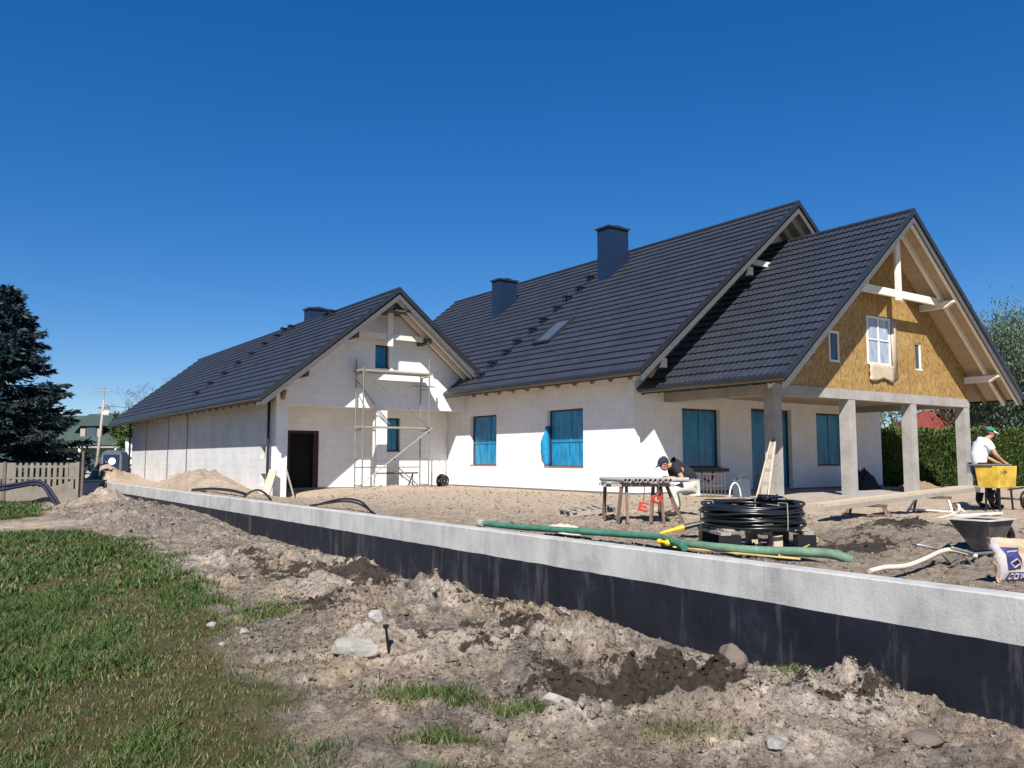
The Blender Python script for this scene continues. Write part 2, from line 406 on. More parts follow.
# ------------------------------------------------------------------ ground
ZB_Y = [-6, 2, 3.0, 3.5, 3.94, 4.3, 4.7, 5.24, 6.1, 7, 7.9, 8.44, 9.8, 11.4, 13.1, 15.2, 18, 21, 25, 35, 41, 60]
ZB_Z = [-.95, -.96, -.96, -.95, -.96, -.87, -.90, -.97, -1.02, -.93, -.84, -.87, -1.01, -1.03, -1.02, -.88, -.87, -.86, -.62, -.62, -.58, -.6]
HEAPS = ((6.05, 5.2, .30, .8, .10), (6.0, 7.4, .38, 1.0, .16), (5.75, 9.6, .45, 1.1, .17), (5.6, 12.2, .5, 1.4, .18), (5.5, 15.2, .5, 1.5, .16), (3.55, 5.70, .62, .30, .17), (3.35, 6.75, .42, .34, .16),
         (4.85, 3.35, .75, .42, .15), (5.1, 5.0, .45, .35, .11), (4.75, 5.6, .5, .3, .12), (3.3, 4.0, .4, .22, .10), (4.7, 8.2, .5, .7, .12), (4.3, 10.3, .5, .8, .12), (3.9, 13.5, .6, 1.2, .12), (5.6, 3.7, .4, .5, .08), (4.0, 3.0, .5, .3, .10))
def heap_f(x, y):
    h = 0; p = 0
    for cx, cy, rx, ry, a in HEAPS:
        g = gauss(x, y, cx, cy, rx, ry, -.35); h = h+a*g; p = np.maximum(p, g)
    return h, p
def turf_f(x, y, tufts=True):
    xb = np.interp(y, [-8, 3, 4.5, 5.7, 7.6, 10, 12, 16, 19, 20.6, 21.4, 25, 26.5, 32, 60], [2.2, 2.1, 1.95, 1.9, 2.40, 2.75, 2.95, 3.3, 3.5, 3.0, 1.2, 1.0, 2.9, 3.2, 3.5])
    t = sstep(-.55, .55, xb - x + 1.1*fbm(x*.9+3, y*.7, 4))
    if not tufts: return t
    for cx, cy, rx, ry in ((2.75, 5.0, .42, .16), (3.35, 4.45, .30, .2), (3.75, 3.55, .35, .25), (2.2, 6.5, .35, .2), (2.5, 4.25, .22, .10), (3.0, 8.6, .3, .5)):
        t = np.maximum(t, .85*gauss(x, y, cx, cy, rx, ry, -.6)*(1+.8*fbm(x*3, y*3, 3)))
    return np.clip(t, 0, 1)
def lower_z(x, y):
    t = turf_f(x, y); zb = np.interp(y, ZB_Y, ZB_Z)
    dirt = (1-t)
    z = -.60 + .035*fbm(x*.8, y*.8, 3) - .05*dirt*sstep(2.5, 4, x)
    amp = dirt*sstep(26, 12, y)*.75+dirt*.25
    fade = sstep(24, 9, y); lump = sstep(-.14, .10, fbm(x*.9+70, y*.7+12, 3))
    c1 = clod_h(x, y, .34, .45)[0]; c2 = clod_h(x+3, y, .17, .6)[0]; c3 = clod_h(x, y+5, .085, .65)[0]
    z = z + amp*(.15*fbm(x*1.3+5, y*1.1, 3) + .12*fbm(x*3.4, y*3.0, 3) + fade*(.05*fbm(x*12, y*11, 3)+.03*fbm(x*37, y*36, 2))) + t*.035*fbm(x*5, y*5, 3)
    cl = dirt*lump*(.12*c1+.10*c2+.055*c3*fade)*(.5+.5*sstep(3.2, 4.6, x))
    hh, hp = heap_f(x, y); z = z + (1-t)*(.62*hh*(1+.9*fbm(x*3, y*3, 3)) + .085*hp*(clod_h(x+1, y+2, .26, .6)[0]+.5*clod_h(x, y+9, .11, .6)[0]-.2))*(1-sstep(6.5, 6.72, x))
    z = z + cl*(1-sstep(6.55, 6.72, x))
    s = sstep(4.9, 6.72, x); rough = (.20*fbm(x*2.6+9, y*2.0, 4)+.07*fbm(x*9, y*8, 3)+.04*fbm(x*21, y*20, 2))*s
    z = z*(1-s)+(zb+rough*(1-sstep(6.3, 6.75, x)*.4))*s
    z = z - .13*gauss(x, y, 4.2, 4.38, .50, .33, -.55) - .07*gauss(x, y, 4.15, 6.5, .5, .6, -.5)
    z = z + .10*gauss(x, y, 3.55, 5.75, .5, .26, -.6) + .07*gauss(x, y, 3.3, 6.5, .35, .35)+.07*gauss(x, y, 4.7, 3.5, .5, .4)
    for cx, cy, rx, ry, h in ((4.9, 24.5, 1.5, 3.2, .36), (5.5, 20.5, .9, 1.8, .16), (5.4, 32.5, .85, 1.7, .52), (4.6, 31.6, .7, .9, .2), (4.1, 27.5, 1.4, 1.2, .10), (6.2, 47, 1.0, 2.2, 1.25)):
        g = gauss(x, y, cx, cy, rx, ry); z = z + g*h*(1+.9*fbm(x*2.2, y*1.6, 4)+.5*fbm(x*6, y*5, 3))
    return z
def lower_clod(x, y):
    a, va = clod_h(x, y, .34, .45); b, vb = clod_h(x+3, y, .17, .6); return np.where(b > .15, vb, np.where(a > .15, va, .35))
def lower_hum(x, y):
    h = 1.2*gauss(x, y, 4.25, 4.45, .85, .55, -.55)+.6*gauss(x, y, 5.3, 7.4, .35, .8)+.6*gauss(x, y, 5.2, 10.8, .35, 1.0)+1.0*gauss(x, y, 4.25, 6.4, .62, .85, -.4)+.85*gauss(x, y, 5.7, 5.9, .45, 1.1)+.6*gauss(x, y, 5.2, 3.3, .5, .4)+.7*gauss(x, y, 3.6, 8.8, .5, .9)+.5*gauss(x, y, 4.2, 11.5, .8, 1.2)+.6*gauss(x, y, 1.75, 4.55, .3, .13, -.6)
    h = h + .55*gauss(x, y, 5.0, 9.5, .7, 1.3)+.5*gauss(x, y, 4.6, 14, .8, 2)
    return h
def lower_sand(x, y): return np.clip(.45*gauss(x, y, 5.4, 32.5, 1.0, 2.0)+.4*gauss(x, y, 6.2, 47, 1.5, 3.0)+.55*gauss(x, y, 5.6, 3.6, .8, .6)+.5*gauss(x, y, 3.4, 6.2, .6, .5)+.6*gauss(x, y, 2.0, 23.2, 1.8, 1.2), 0, 1)
def axis_pts(segs):
    out = []
    for a, b, s in segs: out += list(np.arange(a, b-1e-6, s))
    return np.array(out+[segs[-1][1]])
def grid(name, xs, ys, zf, attrs, mat, skirt=None):
    X_, Y_ = np.meshgrid(xs, ys, indexing='ij'); Z_ = zf(X_, Y_)
    if skirt is not None: Z_[0, :] = skirt; Z_[-1, :] = skirt; Z_[:, 0] = skirt; Z_[:, -1] = skirt
    nx, ny = len(xs), len(ys); i = np.arange(nx*ny).reshape(nx, ny)
    idx = np.stack([i[:-1, :-1], i[1:, :-1], i[1:, 1:], i[:-1, 1:]], -1).ravel()
    return np_mesh(name, np.stack([X_, Y_, Z_], -1).reshape(-1, 3), 4, idx, mat, None, True, {k: f(X_, Y_).ravel() for k, f in attrs.items()})
far = MB(); far.add([(-2500, -2500, -1.35), (2500, -2500, -1.35), (2500, 2500, -1.35), (-2500, 2500, -1.35)], [(0, 1, 2, 3)])
tag(far.build("ground", M['far']), "green brown field reaching to the horizon", "ground", None, "structure")
lx = axis_pts([(-30, -8, 2), (-8, -2, .5), (-2, 1, .12), (1, 2, .06), (2, 6.74, .024)])
ly = axis_pts([(-8, 1.5, .5), (1.5, 8, .024), (8, 14, .045), (14, 24, .09), (24, 52, .2), (52, 100, 3)])
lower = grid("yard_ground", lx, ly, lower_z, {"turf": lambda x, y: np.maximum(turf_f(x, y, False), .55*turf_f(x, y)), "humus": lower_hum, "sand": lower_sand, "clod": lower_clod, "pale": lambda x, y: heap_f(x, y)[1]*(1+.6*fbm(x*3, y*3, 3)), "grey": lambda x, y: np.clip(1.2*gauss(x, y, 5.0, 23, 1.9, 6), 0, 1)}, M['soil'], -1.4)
tag(lower, "worn lawn and dug up soil in front of the retaining wall", "ground", None, "structure")

def plat_z(x, y):
    z = -.06 + .06*sstep(8, 13, x)
    near = sstep(20, 9, y)
    z = z + .06*fbm(x*.7, y*.7, 3)*(.4+near) + .08*near*fbm(x*3, y*3, 3) + .05*near*fbm(x*8, y*8, 3)+.018*fbm(x*16, y*16, 2)
    z = z - .24*gauss(x, y, 9.3, 25.6, 1.4, 2.2)
    for cx, cy, rx, ry, h in ((8.25, 30.3, .85, 2.2, .66), (8.2, 33.4, .8, 1.6, .42), (7.4, 46, .9, 2.2, .8), (8.8, 47, .8, 2.0, .3), (12.6, 24.6, 1.0, .7, .16), (13.6, 23.6, .8, .7, .1),
                              (10.2, 5.9, .9, .7, .24), (11.4, 6.8, .8, .6, .11), (9.6, 4.9, .6, .4, .14), (12.5, 6.3, .9, .5, .07), (8.2, 26.5, .7, 2.6, .22)):
        z = z + h*gauss(x, y, cx, cy, rx, ry)*(1+.75*fbm(x*2.2, y*1.4, 4)+.4*fbm(x*5, y*4, 3))
    cm = near*sstep(7.3, 8.2, x)*sstep(15, 12, x)*sstep(-.12, .12, fbm(x*.8+5, y*.8, 3)); z = z + cm*(.06*clod_h(x, y, .22, .5)[0]+.04*clod_h(x+4, y, .11, .55)[0])
    z = np.where(x < 7.25, np.minimum(z, -.045), z)
    return z
def plat_hum(x, y): return .95*gauss(x, y, 10.6, 6.0, .85, .5)+.7*gauss(x, y, 9.0, 5.6, .6, .5)+.75*gauss(x, y, 8.3, 6.6, .9, .6)+.45*gauss(x, y, 9.6, 9, .8, .5)
def plat_sand(x, y): return np.clip(.35+.55*sstep(9, 14, x+.15*y)-.35*gauss(x, y, 8.25, 31, 1.4, 3.2)-.3*gauss(x, y, 8, 46, 2, 4)-.3*gauss(x, y, 10, 6, 2.5, 2), 0, 1)
px_ = axis_pts([(6.93, 12, .06), (12, 20, .12), (20, 34, .35), (34, 90, 3)])
py_ = axis_pts([(-10, 2.5, .5), (2.5, 10, .06), (10, 18, .12), (18, 34, .16), (34, 50, .3), (50, 70, 2)])
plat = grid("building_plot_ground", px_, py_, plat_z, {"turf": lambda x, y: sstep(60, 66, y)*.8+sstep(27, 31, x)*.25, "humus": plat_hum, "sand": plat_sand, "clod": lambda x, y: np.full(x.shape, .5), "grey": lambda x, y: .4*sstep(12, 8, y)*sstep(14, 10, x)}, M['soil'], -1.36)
tag(plat, "bare sandy building plot around the new house", "ground", None, "structure")

# crumbs of soil: nobody could count them
def clods():
    bm = bmesh.new(); bmesh.ops.create_icosphere(bm, subdivisions=1, radius=1)
    base = np.array([v.co[:] for v in bm.verts]); fc = np.array([[v.index for v in f.verts] for f in bm.faces]); bm.free()
    P = []; S = []
    for n, x0, x1, y0, y1, smin, smax in ((22000, 2.3, 6.7, 2.0, 8, .004, .022), (9000, 2.8, 6.65, 8, 16, .006, .026), (4000, 3.2, 6.6, 16, 30, .012, .045), (700, 3.3, 6.5, 2.3, 10, .02, .055), (1500, 1.0, 3, 3.5, 9, .003, .010)):
        x = rng.uniform(x0, x1, n); y = rng.uniform(y0, y1, n); k = rng.random(n) < (1-turf_f(x, y))*(.25+.75*(fbm(x*2.2+4, y*2.2, 3) > -.06))+.05
        x, y = x[k], y[k]; s = smin+(smax-smin)*rng.random(len(x))**2.2
        P.append(np.stack([x, y, lower_z(x, y)+s*.25], -1)); S.append(s)
    for n, x0, x1, y0, y1, smin, smax in ((4000, 7.0, 13, 3, 11, .005, .028), (1500, 7, 16, 11, 26, .012, .04)):
        x = rng.uniform(x0, x1, n); y = rng.uniform(y0, y1, n); s = smin+(smax-smin)*rng.random(n)**2.2
        P.append(np.stack([x, y, plat_z(x, y)+s*.25], -1)); S.append(s)
    P = np.concatenate(P); S = np.concatenate(S); n = len(P)
    sc = S[:, None]*rng.uniform(.6, 1.25, (n, 3))*np.array([1, 1, .75]); a = rng.uniform(0, 6.28, n)
    v = (base[None]*rng.uniform(.45, 1.3, (n, len(base), 1))+rng.normal(0, .12, (n, len(base), 3)))*sc[:, None]
    c, s_ = np.cos(a)[:, None], np.sin(a)[:, None]
    v = np.stack([v[..., 0]*c-v[..., 1]*s_, v[..., 0]*s_+v[..., 1]*c, v[..., 2]], -1)+P[:, None]
    idx = (fc[None]+(np.arange(n)*len(base))[:, None, None]).ravel()
    hum = np.where(P[:, 0] < 6.8, lower_hum(P[:, 0], P[:, 1]), plat_hum(P[:, 0], P[:, 1]))
    att = {"humus": np.repeat(hum, len(base)), "sand": np.repeat(rng.random(n)*.4, len(base)), "turf": np.zeros(n*len(base)), "grey": np.repeat(rng.random(n), len(base)), "clod": np.repeat(rng.random(n), len(base)), "pale": np.repeat(np.where(P[:, 0] < 6.8, heap_f(P[:, 0], P[:, 1])[1], .3), len(base))}
    o = np_mesh("soil_crumbs", v.reshape(-1, 3), 3, idx, M['soil'], None, False, att)
    tag(o, "crumbs and clods of dry soil strewn over the dug ground", "soil", None, "stuff")
clods()
def lush_f(x, y):
    a = x*.577+y*.817; b = x*.817-y*.577
    return sstep(-.17, .10, .75*fbm(b*1.15+50, a*.34+20, 4)+.45*fbm(x*2.6+9, y*2.2, 3) - .20*sstep(.9, 2.1, x)*sstep(13, 8, y) + .05*sstep(9, 14, y))
def grass():
    X_ = []; Y_ = []; W = []
    for n, x0, x1, y0, y1, w in ((190000, -.2, 3.2, 3.2, 6.5, .0030), (150000, -1, 3.4, 6.5, 11, .0046), (60000, -2, 3.9, 11, 21, .011), (30000, -3, 3.8, 21, 36, .018), (26000, -5, 1, -1, 12, .006), (45000, 2.2, 4.2, 3.2, 9, .0032)):
        x = rng.uniform(x0, x1, n); y = rng.uniform(y0, y1, n)
        t = turf_f(x, y); k = rng.random(n) < np.clip(t*1.05-.03, 0, 1)*np.maximum(.16+.95*lush_f(x, y), .9*(x > 2.5)*(y < 9)*(turf_f(x, y, False) < .3))*(.5+.8*sstep(-.12, .12, fbm(x*4, y*4, 3)))
        X_.append(x[k]); Y_.append(y[k]); W.append(np.full(k.sum(), w))
    # weeds along the foot of the wall
    x = np.concatenate([rng.normal(6.2, .12, 500), rng.normal(6.45, .08, 260)]); y = np.concatenate([rng.normal(4.5, .28, 500), rng.normal(3.75, .12, 260)])
    X_.append(x); Y_.append(y); W.append(np.full(760, .004))
    x = np.concatenate(X_); y = np.concatenate(Y_); w = np.concatenate(W)*rng.uniform(.7, 1.4, len(x)); n = len(x)
    lush = lush_f(x, y); z = lower_z(x, y)-.006
    h = (.018+.058*lush*rng.random(n)**1.1+.020*rng.random(n)+.05*(rng.random(n) < .012))*(1+.018*np.clip(y, 0, 30)); a = rng.uniform(0, 6.28, n); b = rng.uniform(0, 6.28, n); ln = rng.uniform(.3, 1.1, n)*h
    bx, by = np.cos(a)*w, np.sin(a)*w; tx, ty = np.cos(b)*ln, np.sin(b)*ln
    v = np.stack([np.stack([x-bx, y-by, z], -1), np.stack([x+bx, y+by, z], -1), np.stack([x+bx*.7+tx*.4, y+by*.7+ty*.4, z+h*.62], -1), np.stack([x-bx*.7+tx*.4, y-by*.7+ty*.4, z+h*.62], -1), np.stack([x+tx, y+ty, z+h], -1)], 1)
    base = (np.arange(n)*5)[:, None]
    tri = (base+np.array([[0, 1, 2, 0, 2, 3, 3, 2, 4]])).ravel()
    dry = (rng.random(n) < .06+.42*(1-lush)**1.5).astype(float)
    o = np_mesh("lawn_grass", v.reshape(-1, 3), 3, tri, M['grass'], None, False, {"dry": np.repeat(dry, 5)})
    tag(o, "short patchy green lawn grass with dry straw coloured blades", "grass", None, "stuff")
grass()

# ------------------------------------------------------------------ retaining wall
rw = thing("retaining_wall", "long concrete retaining wall with a black coated lower half", "wall", (6.8, 18, -.7))
b = MB(); ys = list(np.linspace(-5, 40.6, 60)); rr = random.Random(3)
b.prism([(6.7, -.37), (6.93, -.37), (6.93, -.03), (6.92, -.018), (6.712, -.018), (6.7, -.03)], 'y', -5, 40.6)
b.build("concrete_band", M['concrete_l'], rw)
b = MB(); n = 220; vs = []; 
for i in range(n+1):
    y = -5+45.6*i/n; j = .002*math.sin(y*5.1)+rr.uniform(-.005, .004)
    vs += [(6.696, y, -1.6), (6.696, y, -.37+j), (6.705, y, -.366+j)]
fs = [f for i in range(n) for f in ((i*3, i*3+1, i*3+4, i*3+3), (i*3+1, i*3+2, i*3+5, i*3+4))]
b.add(vs, fs); b.box(6.70, 6.93, -5, 40.6, -1.6, -.372)
b.build("bitumen_coating", M['bitumen'], rw)

# ------------------------------------------------------------------ the house
house = thing("family_house", "large unfinished white blockwork house with graphite tiled roofs and an open porch", "house", (18, 24, 0))
def gwall(name, axis, a0, a1, u0, u1, z0, top, openings, mat, parent, extra=()):
    """wall slab between a0 and a1 on its axis, along u0..u1, floor z0, top(u); openings (ua,ub,za,zb)"""
    b = MB(); us = sorted({u0, u1, *[v for o in openings for v in o[:2]], *extra})
    for ua, ub in zip(us[:-1], us[1:]):
        um = (ua+ub)/2; cuts = sorted((o[2], o[3]) for o in openings if o[0] < um < o[1]); z = z0
        for za, zb in cuts:
            if za > z+1e-4: b.prism([(ua, z), (ub, z), (ub, za), (ua, za)], axis, a0, a1)
            z = zb
        b.prism([(ua, z), (ub, z), (ub, top(ub)), (ua, top(ua))], axis, a0, a1)
    return b.build(name, mat, parent)
def roof_tiles(b, xe, ze, slope, xr, sgn, ext, course=.36, wave=.19, spp=5, y0=0):
    th = math.atan(slope); c, s = math.cos(th), math.sin(th); L = abs(xr-xe)/c; n = max(1, round(L/course)); cs = L/n
    lo = min(ext(v)[0] for v in (0, L*.5, L)); hi = max(ext(v)[1] for v in (0, L*.5, L))
    us = np.arange(lo, hi+.01, wave/spp); us[-1] = hi; rows = []
    def row(v, off, vv):
        a, d = ext(vv); r = []
        for u in us:
            w = (u-y0)/wave % 1.0; h = off+.022*(abs(math.sin(math.pi*w))**1.4)
            uu = min(max(u, a), d); r.append((xe+sgn*(v*c-h*s), uu, ze+v*s+h*c))
        return r
    for k in range(n):
        vm = (k+.5)*cs
        if k == 0: rows.append(row(-.03, -.03, vm))
        rows.append(row(k*cs-.03, .042, vm)); rows.append(row((k+1)*cs-.03, .0, vm))
    m = len(us); base = len(b.v)
    for r in rows: b.v += r
    for i in range(len(rows)-1):
        for j in range(m-1):
            f = (base+i*m+j, base+i*m+j+1, base+(i+1)*m+j+1, base+(i+1)*m+j)
            b.f.append(f if sgn < 0 else f[::-1]); b.m.append(b.cur)
def deck(b, xe, ze, slope, xr, sgn, y0, y1, t0=.03, t1=.12):
    k = math.sqrt(1+slope*slope)
    def z(x): return ze+slope*abs(x-xe)
    b.prism([(xe, ze-t0*k), (xr, z(xr)-t0*k), (xr, z(xr)-t1*k), (xe, ze-t1*k)], 'y', y0, y1)
def roof(name, xl, zl, xr, slope, xrr, yv, yb, extL, extR, decks, parent=house):
    b = MB(); b.cur = 0; zr = zl+slope*(xr-xl)
    roof_tiles(b, xl, zl, slope, xr, 1, extL, y0=yv); roof_tiles(b, xrr, zr-slope*(xrr-xr), slope, xr, -1, extR, y0=yv)
    b.cur = 1
    for sgn, ya, yb_, xa, xb in decks:
        if sgn > 0: deck(b, xa, zl+slope*(xa-xl), slope, xb, 1, ya, yb_)
        else: deck(b, xa, zr-slope*(xa-xr), slope, xb, -1, ya, yb_)
    o = b.build(name, [M['tile'], M['soffit']], parent)
    r = MB(); r.tube([(xr, yv-.02, zr+.01), (xr, yb, zr+.01)], .085, 8); r.build("ridge_cap", M['trim'], o)
    return o, zr
def rake(o, xl, zl, xr, zr, xrr, yv, slope, raft=(.28, .75), both=True):
    """verge trim, barge boards and flying rafters of a gable overhang"""
    zrr = zr-slope*(xrr-xr)
    for (xa, za) in ((xl, zl), (xrr, zrr)):
        k = 1 if xa < xr else -1
        t = MB(); t.prism([(xa-.03*k, za+.06), (xr, zr+.09), (xr, zr-.09), (xa-.03*k, za-.12)], 'y', yv-.035, yv-.005); t.build("verge_trim", M['trim'], o)
        t = MB(); t.prism([(xa, za-.125), (xr, zr-.095), (xr, zr-.335), (xa+.1*k, za-.28), (xa, za-.33)], 'y', yv, yv+.035); t.build("barge_board", M['barge'], o)
        for d in raft:
            t = MB(); t.prism([(xa+.06*k, za-.165+.06*slope), (xr, zr-.165), (xr, zr-.36), (xa+.06*k, za-.36+.06*slope)], 'y', yv+d, yv+d+.09); t.build("rafter", M['timber_w'], o)
def eave(o, xe, ze, y0, y1, sgn, wall_x, slope, step=.82, r=.075):
    t = MB(); t.tube([(xe-.05*sgn, y0, ze-.055), (xe-.05*sgn, y1, ze-.055)], r, 10); t.build("gutter", M['gutter'], o, True, 40)
    t = MB(); x0, x1 = sorted((xe+.012*sgn, xe+.042*sgn)); t.box(x0, x1, y0+.03, y1-.03, ze-.19, ze-.13); t.build("fascia_board", M['gutter'], o)
    y = y0+.45
    while y < y1-.1:
        if sgn > 0 and wall_x < 17:
            zt = 1+(ze-.10-1)/xe*wall_x; t = MB(); t.prism([(y-.17, zt+.12), (y-.15, zt-.0), (y+.03, zt-.19), (y+.07, zt-.19), (y+.17, zt), (y+.17, zt+.12)], 'x', wall_x-.11, wall_x-.012); t.build("rafter_end", M['tail'], o)
        t = MB(); xa = xe+.045*sgn; xb = wall_x
        za = ze+slope*abs(xa-xe); zb = ze+slope*abs(xb-xe)
        t.prism([(xa, za-.165), (xb, zb-.165), (xb, zb-.35), (xb-.16*sgn, zb-.45), (xa, za-.25)], 'y', y, y+.09); t.build("rafter_tail", M['tail'], o); y += step
def step_bracket(o, x, y, zf, slope):
    b = MB(); z = zf(x)+.03; b.box(x-.04, x+.20, y-.17, y+.17, z+.20, z+.235)
    for s in (-.13, .13):
        b.beam((x-.02, y+s, z-.0), (x-.02, y+s, z+.21), .03, .03); b.beam((x-.01, y+s, z+.21), (x+.2, y+s, z+.18), .03, .03); b.beam((x-.12, y+s, z-.07), (x+.16, y+s, z+.2), .025, .02)
    b.beam((x-.05, y-.17, z+.235), (x-.05, y+.17, z+.235), .025, .06)
    b.build("roof_step", M['trim'], o)

# --- main block
S = .82
zmain = lambda x: 3.4+S*(x-15.5) if x < 22.5 else 9.14-S*(x-22.5)
XL, ZL = 15.5, 3.4
vcut = 1.25/math.cos(math.atan(S))
main_roof, zr = roof("main_roof", XL, ZL, 22.5, S, 29.5, 16.0, 37.0,
    lambda v: (16.0, 26.75-.32*v) if v < vcut else (16.0, 37.0), lambda v: (16.0, 37.0),
    [(1, 16.0, 26.3, XL, 16.75), (1, 16.0, 37.0, 16.75, 22.5), (-1, 16.0, 37.0, 29.5, 22.5)])
main_roof.name = "roof"
rake(main_roof, XL, ZL, 22.5, zr, 29.5, 16.0, S, (.30, .78))
eave(main_roof, XL, ZL, 15.98, 26.6, 1, 16.36, S)
for x, z in ((20.05, 6.53), (16.34, 3.52)):
    t = MB(); t.box(x-.08, x+.08, 15.96, 17.18, z-.05, z+.20); t.build("purlin", M['timber_w'] if x > 22 else M['barge'], main_roof)
t = MB(); t.box(20.3, 24.7, 16.3, 16.38, 6.95, 7.12); t.build("tie_beam", M['timber_w'], main_roof)
# slab end of the low strip of roof against the garage
t = MB(); t.prism([(15.44, 3.34), (16.9, 4.50), (16.9, 4.24), (16.2, 3.46), (15.5, 3.02)], 'y', 26.60, 26.66); t.build("verge_trim", M['trim'], main_roof)
wtop = lambda u: zmain(u)-.17
w_long = gwall("wall", 'x', 16.35, 16.72, 17.19, 27.75, -.5, lambda u: zmain(16.35)-.17, [(24.09, 25.79, .76, 2.55), (19.42, 21.21, .73, 2.55)], M['aac'], house)
w_gab = gwall("wall", 'y', 17.19, 17.56, 16.723, 28.65, -.5, wtop, [(18.27, 19.92, .73, 2.5), (21.39, 23.42, .06, 2.6), (24.77, 26.45, .76, 2.56)], M['aac'], house, (22.5,))
gwall("wall", 'x', 28.28, 28.65, 17.563, 36.5, -.5, lambda u: zmain(28.6)-.2, [], M['aac'], house)
gwall("wall", 'y', 36.15, 36.5, 16.75, 28.277, -.5, wtop, [], M['aac'], house, (22.5,))
gwall("wall", 'x', 16.75, 17.1, 27.753, 36.147, -.5, lambda u: zmain(16.75)-.2, [], M['aac'], house)
t = MB(); t.box(16.325, 16.347, 17.165, 27.35, -.4, .055); t.box(16.347, 28.67, 17.165, 17.187, -.4, .055); t.build("plinth", M['plinth'], house)
t = MB(); t.box(16.10, 16.322, 17.0, 27.3, -.4, -.035); t.build("footing", M['concrete_l'], house)
def window(axis, a, u0, u1, z0, z1, film, light=True, sillmat=None, vm=.55, hz=.45, depth=.13, frame=None, vbars=1):
    """frame with mullions in an opening whose outer wall face is at a (facing minus axis)"""
    f = MB(); a0 = a+depth; a1 = a+depth+.07; w = .055
    for p in ([(u0, z0), (u0+w, z0), (u0+w, z1), (u0, z1)], [(u1-w, z0), (u1, z0), (u1, z1), (u1-w, z1)], [(u0+w, z0), (u1-w, z0), (u1-w, z0+w), (u0+w, z0+w)], [(u0+w, z1-w), (u1-w, z1-w), (u1-w, z1), (u0+w, z1)]):
        f.prism(p, axis, a0, a1)
    fo = f.build("window", frame or M['frame'], house)
    g = MB(); g.prism([(u0+w, z0+w), (u1-w, z0+w), (u1-w, z1-w), (u0+w, z1-w)], axis, a0+.03, a0+.045); g.build("pane", film, fo)
    if light:
        m = MB(); lm = light if not isinstance(light, bool) else M['filmlight']
        um = u0+(u1-u0)*vm; zm = z0+(z1-z0)*hz
        for q in range(vbars):
            uq = um if vbars == 1 else u0+(u1-u0)*(q+1)/(vbars+1)
            m.prism([(uq-.035, z0+w), (uq+.035, z0+w), (uq+.035, z1-w), (uq-.035, z1-w)], axis, a0+.012, a0+.028)
        if hz: m.prism([(u0+w, zm-.02), (u1-w, zm-.02), (u1-w, zm+.02), (u0+w, zm+.02)], axis, a0+.006, a0+.0115)
        m.build("mullion", lm, fo)
    s = MB(); s.prism([(u0+.003, z0+.002), (u1-.003, z0+.002), (u1-.003, z0+.035), (u0+.003, z0+.035)], axis, a-.012, a0-.003); s.build("sill", sillmat or M['sill'], fo)
    return fo
window('x', 16.35, 24.09, 25.79, .76, 2.55, M['film'], True, vm=.36)
w2 = window('x', 16.35, 19.42, 21.21, .73, 2.55, M['film'], True, vm=.42)
t = MB(); pts = []
for i in range(13):
    z = .78+i*.105; q = math.sin(math.pi*min(1, i/11)); pts.append([(16.29-.08*q-.012*math.sin(i*2.3), 21.22+.16*q+.02*math.sin(i*1.9), z), (16.325-.01*q, 21.20, z+.01), (16.46, 21.185, z)])
t.add([p for r in pts for p in r], [(i*3+j, i*3+j+1, i*3+j+4, i*3+j+3) for i in range(12) for j in range(2)])
o = t.build("loose_film", M['filmlight'], w2, True); md = o.modifiers.new("thickness", 'SOLIDIFY'); md.thickness = .004
window('y', 17.19, 18.27, 19.92, .73, 2.5, M['filmdark'], M['film'], M['frame'], hz=0)
window('y', 17.19, 24.77, 26.45, .76, 2.56, M['filmdark'], M['film'], M['sill'], hz=0)
t = MB(); t.box(18.3, 20.1, 17.02, 17.10, .62, .72); t.tube([(18.9, 17.06, .66), (18.95, 17.0, .42), (19.1, 16.98, .34), (19.3, 17.0, .40), (19.4, 17.06, .66)], .03, 6); t.build("hanging_strap", M['black'], house)
f = MB()
for p in ([(21.39, .06), (21.47, .06), (21.47, 2.6), (21.39, 2.6)], [(23.34, .06), (23.42, .06), (23.42, 2.6), (23.34, 2.6)], [(21.47, 2.52), (23.34, 2.52), (23.34, 2.6), (21.47, 2.6)], [(22.37, .06), (22.45, .06), (22.45, 2.52), (22.37, 2.52)]): f.prism(p, 'y', 17.33, 17.41)
dr = f.build("terrace_door", M['frame'], house)
t = MB(); t.box(21.47, 22.37, 17.36, 17.38, .06, 2.52); t.box(22.45, 23.34, 17.36, 17.38, .06, 2.52); t.build("pane", M['filmdark'], dr)
# chimneys, skylight, steps on the main roof
def chimney(o, x0, x1, y0, y1, zb, zt):
    b = MB(); b.box(x0, x1, y0, y1, zb, zt)
    for yy in np.arange(y0+.2, y1-.05, .22): b.box(x0-.006, x0-.001, yy, yy+.012, zb, zt-.02)
    for xx in np.arange(x0+.2, x1-.05, .22): b.box(xx, xx+.012, y0-.006, y0-.001, zb, zt-.02)
    c = b.build("chimney", M['chimney'], o)
    b = MB(); b.box(x0-.06, x1+.06, y0-.06, y1+.06, zt+.002, zt+.07); b.prism([(x0+.02, zt+.07), (x1-.02, zt+.07), ((x0+x1)/2, zt+.14)], 'y', y0+.02, y1-.02)
    c2 = b.build("chimney_cap", M['trim'], o)
    if o is main_roof: b = MB(); b.lathe([(.05, 0), (.05, .06), (.02, .09)], ((x0+x1)/2, (y0+y1)/2, zt+.10), 8); b.build("vent_knob", M['steel'], o)
chimney(main_roof, 20.77, 21.75, 23.07, 23.75, 7.3, 9.72)
chimney(main_roof, 20.02, 20.95, 29.28, 29.87, 6.8, 8.70)
def on_roof(x, y, h): k = math.sqrt(1+S*S); return Vector((x-h*S/k, y, zmain(x)+h/k))
t = MB()
